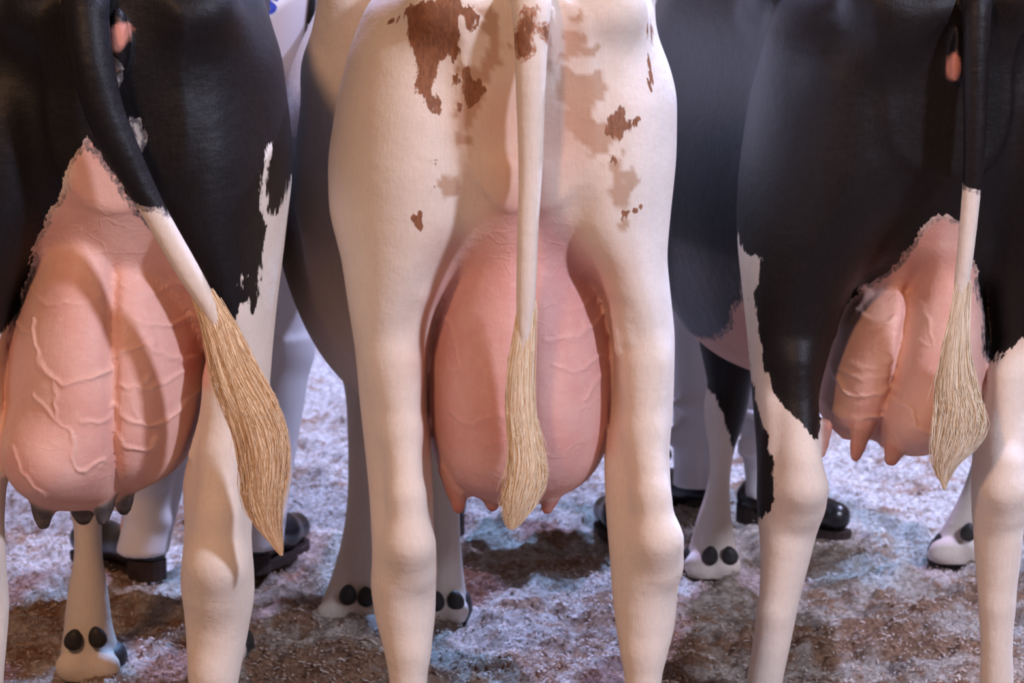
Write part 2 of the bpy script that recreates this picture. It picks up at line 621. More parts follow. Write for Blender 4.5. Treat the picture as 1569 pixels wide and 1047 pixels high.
def switch(parent, guide, Y, mat, n=2600, seed=1, depth=0.5, label=None):
    """tail switch: guide rows (px, py, width_px), combed hair strands in clumps"""
    r = np.random.default_rng(seed)
    g = spline([(*P(a, b, Y), w * Y / F / 2) for a, b, w in guide], 80)
    seg = 9
    nc = 70
    cl_u = r.uniform(-1, 1, nc)
    cl_v = r.uniform(-1, 1, nc)
    cl_ph = r.uniform(0, 6.28, nc)
    cl_f = r.uniform(0.7, 1.5, nc)
    cl_w = r.uniform(0.72, 1.12, nc)
    pts, tint, quads = [], [], []
    for i in range(n):
        c = r.integers(nc)
        t0 = r.uniform(0, 0.75) ** 1.2
        t1 = min(1.0, t0 + r.uniform(0.28, 0.6))
        if r.random() < 0.45:
            t1 = r.uniform(0.8, 1.0)
        if t1 - t0 < 0.1:
            t0 = t1 - 0.1
        tt = np.linspace(t0, t1, seg)
        rad = math.sqrt(r.random()) * 0.98
        ang = r.uniform(0, 6.28)
        u0, v0 = rad * math.cos(ang), rad * math.sin(ang)
        u1, v1 = u0 * 0.55 + 0.45 * cl_u[c], v0 * 0.55 + 0.45 * cl_v[c]
        s = (tt - t0) / (t1 - t0)
        u, v = u0 + (u1 - u0) * s, v0 + (v1 - v0) * s
        u = u * cl_w[c] + 0.30 * np.sin(cl_ph[c] + 8 * cl_f[c] * tt) * (0.3 + 0.7 * s) + 0.16 * np.sin(11 * tt + 1.3) + (0.07 + 0.18 * (i % 9 == 0)) * r.standard_normal() * s ** 2
        u = np.clip(u, -1.35, 1.35)
        gi = np.stack([np.interp(tt * 79, np.arange(80), g[:, k]) for k in range(4)], -1)
        w = gi[:, 3]
        q = np.stack([gi[:, 0] + u * w, gi[:, 1] + v * np.maximum(w, 0.006) * depth, gi[:, 2] + 0.004 * np.sin(9 * tt + cl_ph[c])], -1)
        rr = (0.00068 * r.uniform(0.7, 1.3)) * (1 - 0.8 * s ** 2)
        d = np.gradient(q, axis=0)
        d /= np.linalg.norm(d, axis=1, keepdims=True) + 1e-9
        e1 = np.cross(d, (0, 1, 0.01))
        e1 /= np.linalg.norm(e1, axis=1, keepdims=True) + 1e-9
        e2 = np.cross(d, e1)
        b = len(pts) * 0 + i * seg * 3
        tri = [q + rr[:, None] * (e1 * math.cos(a) + e2 * math.sin(a)) for a in (0.5, 2.6, 4.7)]
        pts.append(np.stack(tri, 1).reshape(-1, 3))
        tint.append(np.clip(np.full(seg * 3, 0.66 + 0.16 * (r.random() - 0.5) + 0.34 * math.sin(c * 1.7)) - 0.25 * np.repeat(s, 3) * (t1 > 0.85), 0, 1))
        k = np.arange(seg - 1)[:, None] * 3 + b
        for a in range(3):
            quads.append(np.concatenate([k + a, k + (a + 1) % 3, k + 3 + (a + 1) % 3, k + 3 + a], 1))
    me = mesh_from('tail_switch', np.concatenate(pts), np.concatenate(quads))
    attr(me, 'tint', np.concatenate(tint))
    return link('tail_switch', me, mat, parent, label=label, kind='stuff')


def build_cow(S):
    Y0 = S['Y0']
    lo, hi = S['box']
    fld = Field(lo, hi, 0.0068)
    trunk = YLoft([(Y0 + a, b, c, d, e) for a, b, c, d, e in S['trunk']], pw=S.get('trunk_pw', 2.3), top=S.get('trunk_top'))
    fld.add(trunk, 0.03)
    for c in S['neck']:
        fld.add(Chain(c, 0.05), 0.10)
    for c in S.get('flank', []):
        fld.add(Chain(c, 0.03), 0.09)
    for c, r_ in S.get('balls', []):
        fld.add(Ball(c, r_), 0.07)
    # hind limbs
    for side in ('hind_left', 'hind_right'):
        rows = px_rows(S[side], Y0)
        fld.add(VLoft(rows, 0.016), 0.05)
    for pts, k in S.get('ridges', []):
        ch = [(*P(x, y, Y0 + d), r * Y0 / F) for x, y, d, r in pts]
        fld.add(Chain(ch, 0.02), k)
    for pts, k in S.get('carves', []):
        ch = [(*P(x, y, Y0 + d), r * Y0 / F) for x, y, d, r in pts]
        fld.add(Chain(ch, 0.02), k, 'carve')
    # fore limbs
    for rows, yg in S['fore']:
        wr = px_rows(rows, yg)
        fld.add(VLoft(wr, 0.014), 0.035)
        z_, xl_, xr_, yb_, yf_ = wr[-1]
        for t_ in (0.24, 0.76):                  # heel bulbs above the claws
            fld.add(Ball((xl_ + (xr_ - xl_) * t_, yb_ + 0.016, 0.018), ((xr_ - xl_) * 0.25, 0.026, 0.030)), 0.016)
    # udder
    cl = np.array([P(x, y, Y0 + 0.03) for x, y in S['cleft'][0]])
    oz = np.argsort(cl[:, 2])
    amp, wid = S['cleft'][1:]

    def groove(X, Y, Z):
        xc = np.interp(Z, cl[oz, 2], cl[oz, 0]).astype(np.float32)
        fade = np.clip((Z - cl[:, 2].min() + 0.08) / 0.08, 0, 1) * np.clip((cl[:, 2].max() - Z) / 0.14, 0, 1)
        return (amp * (0.55 * np.exp(-((X - xc) / (wid * 0.7)) ** 2) + 0.75 * np.exp(-((X - xc) / (wid * 2.6)) ** 2)) * fade * (Y < Y0 + 0.22)).astype(np.float32)

    udder = VLoft(px_rows(S['udder'], Y0), 0.012, S.get('udder_pw', 2.25), groove)
    ud_only = [fld.add(udder, 0.07, kz=((udder.lo, udder.hi - 0.16, udder.hi - 0.05), (0.010, 0.014, 0.075)))]
    for c, r_ in S.get('udder_balls', []):
        ud_only.append(fld.add(Ball(P(c[0], c[1], Y0 + c[2]), r_), 0.03))
    teats = []
    for pts in S['teats']:
        ch = Chain([(*P(x, y, Y0 + d), r * Y0 / F) for x, y, d, r in pts], 0.006)
        teats.append(fld.add(ch, 0.014))
    # vulva lips
    for (c, r_) in S['vulva']:
        fld.add(Ball(P(c[0], c[1], Y0 + c[2]), r_), 0.008)
    tail = Chain(spline([(*P(x, y, Y0 + d), r * Y0 / F) for x, y, d, r in S['tail']], 34), 0.0005)
    fld.add(tail, 0.007)
    p, q = fld.mesh()
    me = mesh_from(S['name'], p, q)
    # finer skin on the rear of the udder
    bm = bmesh.new()
    bm.from_mesh(me)
    co = p
    near = np.full(len(co), False)
    z0, z1 = udder.lo - 0.02, udder.hi
    cand = (co[:, 1] < Y0 + 0.2) & (co[:, 2] > z0) & (co[:, 2] < z1)
    idx = np.where(cand)[0]
    dd = np.min([u.f(*co[idx].T.astype(np.float32)) - 0.006 for u in ud_only], axis=0)
    near[idx] = dd < 0.004
    bm.verts.ensure_lookup_table()
    es = [e for e in bm.edges if near[e.verts[0].index] and near[e.verts[1].index]]
    bmesh.ops.subdivide_edges(bm, edges=es, cuts=2, use_grid_fill=True, smooth=0.0)
    bm.to_mesh(me)
    bm.free()
    n = len(me.vertices)
    co = np.empty(n * 3, np.float32)
    me.vertices.foreach_get('co', co)
    co = co.reshape(-1, 3).astype(float)
    x, y, z = co.T
    c32 = co.T.astype(np.float32)
    # --- marks
    def in_plane(poly, d):
        Q = np.array([P(a, b, Y0 + d) for a, b in poly])
        return poly_sd(x, z, Q[:, (0, 2)])
    ud = ud_only[0].f(*c32)
    for u in ud_only[1:]:
        ud = smin(ud, u.f(*c32), 0.03)
    tl = tail.f(*c32)
    te = np.min([u.f(*c32) for u in teats], axis=0)
    is_tail = tl < 0.0045
    dark = np.full(n, -0.2)
    if S['dark_base']:
        dark = np.full(n, 0.2)
        for poly, d, y0, y1 in S['white']:
            m = (y > Y0 + y0) & (y < Y0 + y1)
            dark = np.where(m, np.minimum(dark, -in_plane(poly, d)), dark)
        far = y > Y0 + 0.95
        for poly, d, y0, y1 in S.get('black', []):
            m = (y > Y0 + y0) & (y < Y0 + y1)
            dark = np.where(m, np.maximum(dark, in_plane(poly, d)), dark)
        for poly, d, y0, y1 in S.get('thigh_shade', []):
            m = (y > Y0 + y0) & (y < Y0 + y1) & (ud > 0.008) & (te > 0.006)
            dark = np.where(m, np.maximum(dark, in_plane(poly, d)), dark)
    else:
        for poly, d in S['patch']:
            m = y < Y0 + 0.35
            dark = np.where(m, np.maximum(dark, in_plane(poly, d)), dark)
    tz = P(*S['tail_dark'], Y0)[2]
    if S['dark_base']:
        dark = np.where(is_tail, z - tz + 0.3 * (x - P(*S['tail_dark'], Y0)[0]), dark)
    else:
        dt = np.full(n, -0.2)
        for poly in S['tail_patch']:
            dt = np.maximum(dt, in_plane(poly, -0.03))
        dark = np.where(is_tail, dt, dark)
    attr(me, 'dark', dark)
    u_mask = np.clip((0.0095 - ud) / 0.006, 0, 1)
    for poly, d, soft, ya, yb in S.get('pink', []):
        u_mask = np.maximum(u_mask, np.clip(in_plane(poly, d) / soft + 0.5, 0, 1) * (y > Y0 + ya) * (y < Y0 + yb))
    u_mask = np.where(is_tail, 0.0, u_mask)
    attr(me, 'udder', u_mask)
    fg = np.maximum(u_mask, is_tail * 1.0)
    for poly in S.get('grey', []):
        sd = in_plane(poly, 0.03)
        m = (y < Y0 + .3) & ~is_tail
        dark[m] = np.minimum(dark[m], np.maximum(-sd[m] - .004, -.008))
        fg[m & (sd > -.03)] = 1.0
    attr(me, 'dark', dark)
    attr(me, 'fringe', fg)
    attr(me, 'teat', np.clip((0.005 - te) / 0.006, 0, 1))
    tn = np.zeros(n)
    for poly, d in S.get('tanp', []):
        tn = np.maximum(tn, np.clip((in_plane(poly, d) + 0.030 * (vnoise(x, z, 75, 21) - 0.5) + 0.03 * (vnoise(x, z, 30, 22) - 0.5)) / 0.004 + 0.5, 0, 1) * 0.78 * (y < Y0 + 0.35))
    attr(me, 'tan', np.where(is_tail, 0, tn))
    bl = np.zeros(n)
    for (cx, cy), rad, k in S.get('blush', []):
        c = P(cx, cy, Y0 + 0.08)
        bl = np.maximum(bl, k * np.exp(-((x - c[0]) ** 2 + (0.7 * (z - c[2])) ** 2) / (rad * Y0 / F) ** 2) * (y < Y0 + 0.4))
    attr(me, 'blush', np.where(is_tail, 0, bl))
    pk = np.zeros(n)
    for poly in S.get('pinkspot', []):
        pk = np.maximum(pk, np.clip(in_plane(poly, 0.0) / 0.004 + 0.5, 0, 1) * (y < Y0 + 0.3))
    attr(me, 'pinkspot', np.where(is_tail, 0, pk))
    # --- veins stand proud of the udder skin
    vn = np.zeros(n)
    for pl, a in S['veins']:
        Q = spline([P(a_, b_, Y0 + 0.03) for a_, b_ in pl], 24)
        m = (u_mask > 0.6) & (y < Y0 + 0.25) & ~is_tail
        wx = x[m] + 0.012 * (vnoise(x[m], z[m], 38, 31) - 0.5) + 0.006 * (vnoise(x[m], z[m], 95, 33) - 0.5)
        wz = z[m] + 0.012 * (vnoise(x[m], z[m], 38, 32) - 0.5) + 0.006 * (vnoise(x[m], z[m], 95, 34) - 0.5)
        d = line_d(wx, wz, Q[:, (0, 2)])
        ka = a * (0.55 + 0.75 * vnoise(x[m], z[m], 30, 35))
        vn[m] = np.maximum(vn[m], ka * np.exp(-(d / (0.0030 + 0.0025 * vnoise(x[m], z[m], 25, 36))) ** 2))
    nr = np.empty(n * 3, np.float32)
    me.vertices.foreach_get('normal', nr)
    nr = nr.reshape(-1, 3)
    me.vertices.foreach_set('co', (co + nr * (0.0036 * vn)[:, None]).astype(np.float32).ravel())
    attr(me, 'vein', vn * 0.55)
    me.update()
    cow = link(S['name'], me, S['mat'], None, S['label'], 'cow', 'dairy cows standing in a row')
    for m in me.polygons:
        m.use_smooth = True
    for a in S['hooves']:
        hoof_at(cow, *a)
    for px, py, Y, roll in S['dewclaws']:
        dew_at(cow, P(px, py, Y), roll)
    for loc in S['hind_dew']:
        dew_at(cow, loc)
    switch(cow, *S['switch'], label=S['switch_label'])
    return cow


HIND_D = [  # depth profile of a hind limb by picture row of the middle cow: (row, back, front)
    (-60, .16, .46), (0, .10, .48), (80, .06, .52), (160, .035, .55), (250, .025, .56), (330, .03, .54), (400, .045, .47), (470, .065, .38),
    (540, .085, .30), (620, .10, .25), (700, .09, .215), (760, .075, .19), (820, .05, .165), (860, .04, .155), (900, .045, .15),
    (950, .05, .135), (1000, .052, .125), (1047, .052, .12), (1200, .052, .12), (1280, .045, .145), (1340, .06, .2), (1385, .07, .23)]


def hind(rows, Y0):
    """rows (py, xl, xr): depth taken at the same height above the floor"""
    ref = np.array([(P(0, r, 4.72)[2], b, f) for r, b, f in HIND_D])[::-1]
    out = []
    for py, xl, xr in rows:
        z = P(0, py, Y0 + 0.12)[2]
        out.append((py, xl, xr, float(np.interp(z, ref[:, 0], ref[:, 1])), float(np.interp(z, ref[:, 0], ref[:, 2]))))
    return out


def zoomed(pts, s, ox, oy):
    return [(a / s + ox, b / s + oy) for a, b in pts]


# ---- middle cow, cream with brown patches -------------------------------------------------
Yc = 4.60
zc = lambda pts: zoomed(pts, 2.434, 420, 0)
fc = floor_at(530, 955)
fc2 = floor_at(678, 950)
COW_M = dict(
    name='dairy_cow', trunk_top=1.75, label='cream white dairy cow with brown patches on its rump and a rosy udder', Y0=Yc,
    box=((-0.68, 4.50, -0.01), (0.36, 7.75, 1.74)),
    trunk=[(0.045, .022, .05, 1.16, 1.40), (0.06, .022, .12, 1.08, 1.45), (.10, .02, .175, 1.0, 1.475), (.20, .01, .215, .86, 1.49), (.35, -.01, .245, .74, 1.50), (.50, -.045, .27, .66, 1.50),
           (.70, -.075, .29, .60, 1.48), (1.0, -.105, .33, .54, 1.43), (1.3, -.14, .335, .54, 1.41), (1.6, -.20, .29, .60, 1.43),
           (1.85, -.24, .23, .68, 1.45), (2.02, -.26, .17, .80, 1.38), (2.12, -.27, .08, .95, 1.25)],
    neck=[[(-.24, 6.5, 1.16, .13), (-.22, 6.85, 1.36, .13), (-.22, 7.15, 1.46, .11)], [(-.22, 7.15, 1.47, .11), (-.225, 7.32, 1.40, .09), (-.23, 7.52, 1.22, .06)],
          [(-.14, 7.12, 1.50, .02), (-.06, 7.10, 1.48, .03), (-.02, 7.10, 1.46, .012)], [(-.30, 7.12, 1.50, .02), (-.38, 7.10, 1.48, .03), (-.42, 7.10, 1.46, .012)]],
    flank=[[(-.27, 5.13, 1.385, .058), (-.285, 5.19, 1.25, .07), (-.285, 5.24, 1.05, .085), (-.25, 5.25, .86, .08)], [(.185, 5.13, 1.385, .058), (.18, 5.17, 1.25, .07), (.16, 5.2, 1.05, .08)]],
    balls=[((-.105, 4.70, 1.385), (.06, .07, .06)), ((.15, 4.70, 1.385), (.06, .07, .06))],
    hind_left=hind([(-55, 650, 700), (-30, 605, 735), (0, 563, 760), (80, 532, 780), (160, 512, 788), (250, 498, 790), (330, 500, 775), (400, 520, 715), (470, 531, 672), (540, 543, 655), (620, 550, 652), (700, 559, 660),
                    (760, 565, 663), (820, 568, 664), (860, 570, 667), (900, 566, 668), (950, 574, 667), (1000, 588, 660), (1047, 598, 651), (1200, 602, 650), (1290, 588, 664), (1340, 598, 656), (1385, 588, 664)], Yc),
    hind_right=hind([(-55, 890, 935), (-30, 860, 978), (0, 835, 1003), (60, 822, 1010), (100, 815, 1028), (150, 812, 1041), (250, 812, 1039), (330, 828, 1030), (400, 885, 1024), (450, 918, 1029), (520, 937, 1036), (620, 940, 1033),
                     (700, 926, 1026), (780, 928, 1031), (830, 932, 1043), (858, 935, 1045), (900, 937, 1039), (960, 943, 1036), (1010, 952, 1022), (1047, 960, 1010), (1200, 962, 1012), (1290, 948, 1026), (1340, 956, 1018), (1385, 948, 1026)], Yc),
    ridges=[([(803, 100, .12, 60), (803, 260, .125, 52), (803, 380, .15, 40)], .10), ([(612, 560, .10, 26), (618, 660, .085, 24), (624, 760, .05, 25), (629, 835, .038, 33), (630, 872, .055, 27)], .05),
            ([(612, 900, .07, 26), (628, 1000, .07, 22), (626, 1100, .075, 20)], .02),
            ([(990, 560, .10, 26), (990, 660, .085, 24), (1000, 760, .05, 25), (1010, 828, .038, 34), (1012, 866, .055, 27)], .05),
            ([(990, 900, .07, 26), (986, 1000, .07, 22), (986, 1100, .075, 20)], .02),
            ([(655, 385, .085, 12), (640, 450, .09, 11), (628, 520, .10, 9)], .015), ([(925, 360, .075, 10), (955, 440, .075, 11), (965, 520, .09, 9)], .015), ([(905, 365, .08, 8), (938, 440, .085, 8), (948, 540, .10, 7)], .012)],
    carves=[([(800, -40, -.04, 10), (802, 60, -.022, 12), (803, 180, -.02, 13), (803, 280, -.03, 6), (803, 340, -.05, 2)], .07)],
    fore=[([(430, 480, 640, -.08, .22), (500, 500, 618, -.05, .17), (560, 518, 603, -.02, .13), (606, 529, 600, .0, .115), (640, 531, 598, .0, .11), (690, 533, 590, .012, .095), (740, 533, 586, .015, .085), (792, 530, 586, .014, .085), (839, 521, 588, .01, .09), (885, 508, 592, .0, .11), (925, 492, 596, -.01, .13), (950, 486, 598, -.01, .13)], fc[1]),
          ([(430, 600, 760, -.08, .22), (500, 622, 735, -.05, .17), (560, 636, 720, -.02, .13), (606, 640, 712, .0, .115), (640, 642, 708, .0, .11), (690, 645, 703, .012, .095), (740, 646, 702, .015, .085), (792, 646, 704, .014, .085), (839, 645, 706, .01, .09), (885, 643, 710, .0, .11), (925, 640, 716, -.01, .13), (945, 638, 718, -.01, .13)], fc2[1])],
    udder=[(270, 785, 825, .11, .40), (310, 755, 852, .085, .45), (345, 730, 873, .065, .52), (380, 705, 897, .05, .56), (430, 680, 921, .035, .60), (480, 662, 936, .022, .62), (540, 651, 944, .012, .63), (600, 649, 944, .005, .63),
           (650, 652, 941, .010, .62), (690, 658, 933, .025, .60), (718, 668, 920, .05, .57), (738, 684, 900, .085, .52), (750, 706, 876, .13, .46), (757, 745, 840, .18, .40)],
    cleft=([(800, 300), (802, 400), (806, 520), (806, 640), (806, 750)], .016, .022),
    teats=[[(695, 722, .16, 24), (700, 750, .155, 18), (703, 778, .15, 11)], [(745, 735, .13, 22), (752, 758, .13, 15), (755, 775, .13, 11)], [(850, 738, .13, 20), (843, 765, .13, 13), (838, 780, .13, 10)]],
    vulva=[((845, 60, .035), (.012, .02, .05)), ((826, 60, .035), (.012, .02, .05))],
    tail=[(814, -42, .20, 32), (814, -28, .08, 33), (814, 5, .0, 31), (814, 60, -.02, 26), (813, 130, -.03, 23), (813, 250, -.03, 19), (809, 350, -.035, 16.5), (806, 450, -.035, 15.5), (803, 510, -.035, 11), (801, 570, -.035, 5)],
    dark_base=False, tail_dark=(814, 0),
    patch=[(zc(a), d) for a, d in (
        ([(500, 80), (520, 20), (600, 0), (640, -40), (690, -30), (690, 40), (705, 110), (690, 170), (690, 215), (670, 232), (660, 200), (640, 215), (600, 270), (595, 330), (615, 390), (610, 432), (570, 420), (555, 370), (530, 350), (525, 280), (510, 200), (500, 140)], .05),
        ([(680, 10), (720, 15), (760, 40), (755, 95), (738, 128), (705, 110)], .05), ([(700, 260), (725, 232), (735, 270), (760, 300), (785, 335), (765, 378), (735, 388), (705, 350)], .05), ([(665, 285), (683, 276), (686, 318), (672, 330)], .05),
        ([(680, 375), (700, 372), (704, 405), (688, 420)], .05), ([(575, 592), (600, 588), (592, 652), (580, 640)], .05), ([(585, 690), (605, 690), (597, 718)], .05), ([(502, 850), (520, 838), (515, 900), (505, 888)], .05), ([(522, 812), (550, 795), (545, 850), (530, 840)], .05),
        ([(1245, 440), (1280, 392), (1305, 400), (1320, 378), (1312, 430), (1350, 450), (1330, 500), (1325, 530), (1312, 500), (1280, 535), (1260, 500), (1240, 490)], .06),
        ([(1390, 90), (1412, 130), (1412, 200), (1402, 330), (1391, 310), (1396, 200)], .12), ([(1300, 780), (1365, 770), (1362, 800), (1330, 790), (1315, 850), (1300, 820)], .06), ([(1255, 570), (1283, 575), (1276, 625), (1262, 620)], .06), ([(450, 55), (530, -10), (560, -10), (480, 45)], .3))],
    tanp=[(zc(a), d) for a, d in (
        ([(685, 380), (735, 400), (772, 395), (765, 440), (740, 470), (722, 520), (690, 560), (665, 605), (672, 540), (690, 450)], .05), ([(640, 680), (690, 650), (700, 680), (650, 722)], .05), ([(700, 255), (780, 250), (800, 330), (780, 400), (720, 390)], .05), ([(770, 40), (840, 60), (845, 240), (800, 330), (770, 260), (790, 150)], .06),
        ([(1075, 300), (1100, 250), (1165, 262), (1185, 245), (1207, 260), (1210, 380), (1195, 430), (1235, 420), (1245, 470), (1220, 520), (1212, 600), (1160, 540), (1130, 500), (1080, 440), (1075, 360)], .06),
        ([(1100, 60), (1138, 60), (1140, 180), (1182, 190), (1160, 240), (1110, 240), (1085, 300), (1075, 200), (1090, 130)], .06), ([(1255, 620), (1282, 600), (1320, 690), (1325, 760), (1305, 830), (1290, 770), (1265, 720)], .06))],
    tail_patch=[zc(a) for a in ([(935, 55), (970, 40), (972, 110), (945, 122), (967, 182), (930, 215), (895, 190), (885, 130), (930, 105)], [(1000, 95), (1035, 110), (1020, 150), (1000, 130)])],
    pink=[([(760, 325), (800, 300), (845, 325), (890, 375), (935, 460), (935, 700), (660, 700), (660, 470), (705, 380)], .05, .045, -1, .3)],
    blush=[((770, 180), 62, .55), ((850, 210), 62, .55), ((800, 270), 70, .65), ((860, 60), 40, .4), ((640, 560), 22, .3), ((680, 380), 30, .35), ((940, 420), 35, .35)],
    veins=[(a, w) for a, w in (([(668, 500), (690, 515), (705, 560), (690, 575)], .45), ([(840, 520), (880, 528), (915, 512), (935, 500)], .5), ([(850, 560), (890, 575), (925, 560)], .4), ([(690, 640), (720, 650), (750, 640)], .3), ([(735, 560), (750, 610), (770, 640)], .4),
                               ([(900, 620), (915, 600), (930, 595)], .5), ([(700, 430), (690, 470), (670, 500)], .35), ([(850, 470), (885, 480), (910, 470)], .3))],
    hooves=[(*P(627, 1390, 4.73)[:2], 0, 1), (*P(986, 1390, 4.73)[:2], 0, 1), (fc[0] + .012, fc[1] + .055, .12, 1.02), (fc2[0], fc2[1] + .055, -.05, 1.02)],
    dewclaws=[(533, 911, fc[1] - .008, .1), (561, 914, fc[1] - .010, -.1), (698, 920, fc2[1] - .008, -.15), (668, 921, fc2[1] - .01, .1)],
    hind_dew=[(P(612, 0, 4.66)[0], 4.655, .115), (P(643, 0, 4.66)[0], 4.655, .115), (P(972, 0, 4.66)[0], 4.655, .115), (P(1003, 0, 4.66)[0], 4.655, .115)],
    switch=([(805, 460, 30), (804, 490, 33), (802, 540, 38), (800, 600, 42), (801, 650, 48), (804, 700, 56), (801, 740, 62), (797, 770, 54), (789, 795, 30), (784, 808, 8)], Yc - .035),
    switch_label='cream switch of wavy hair at the end of the tail')

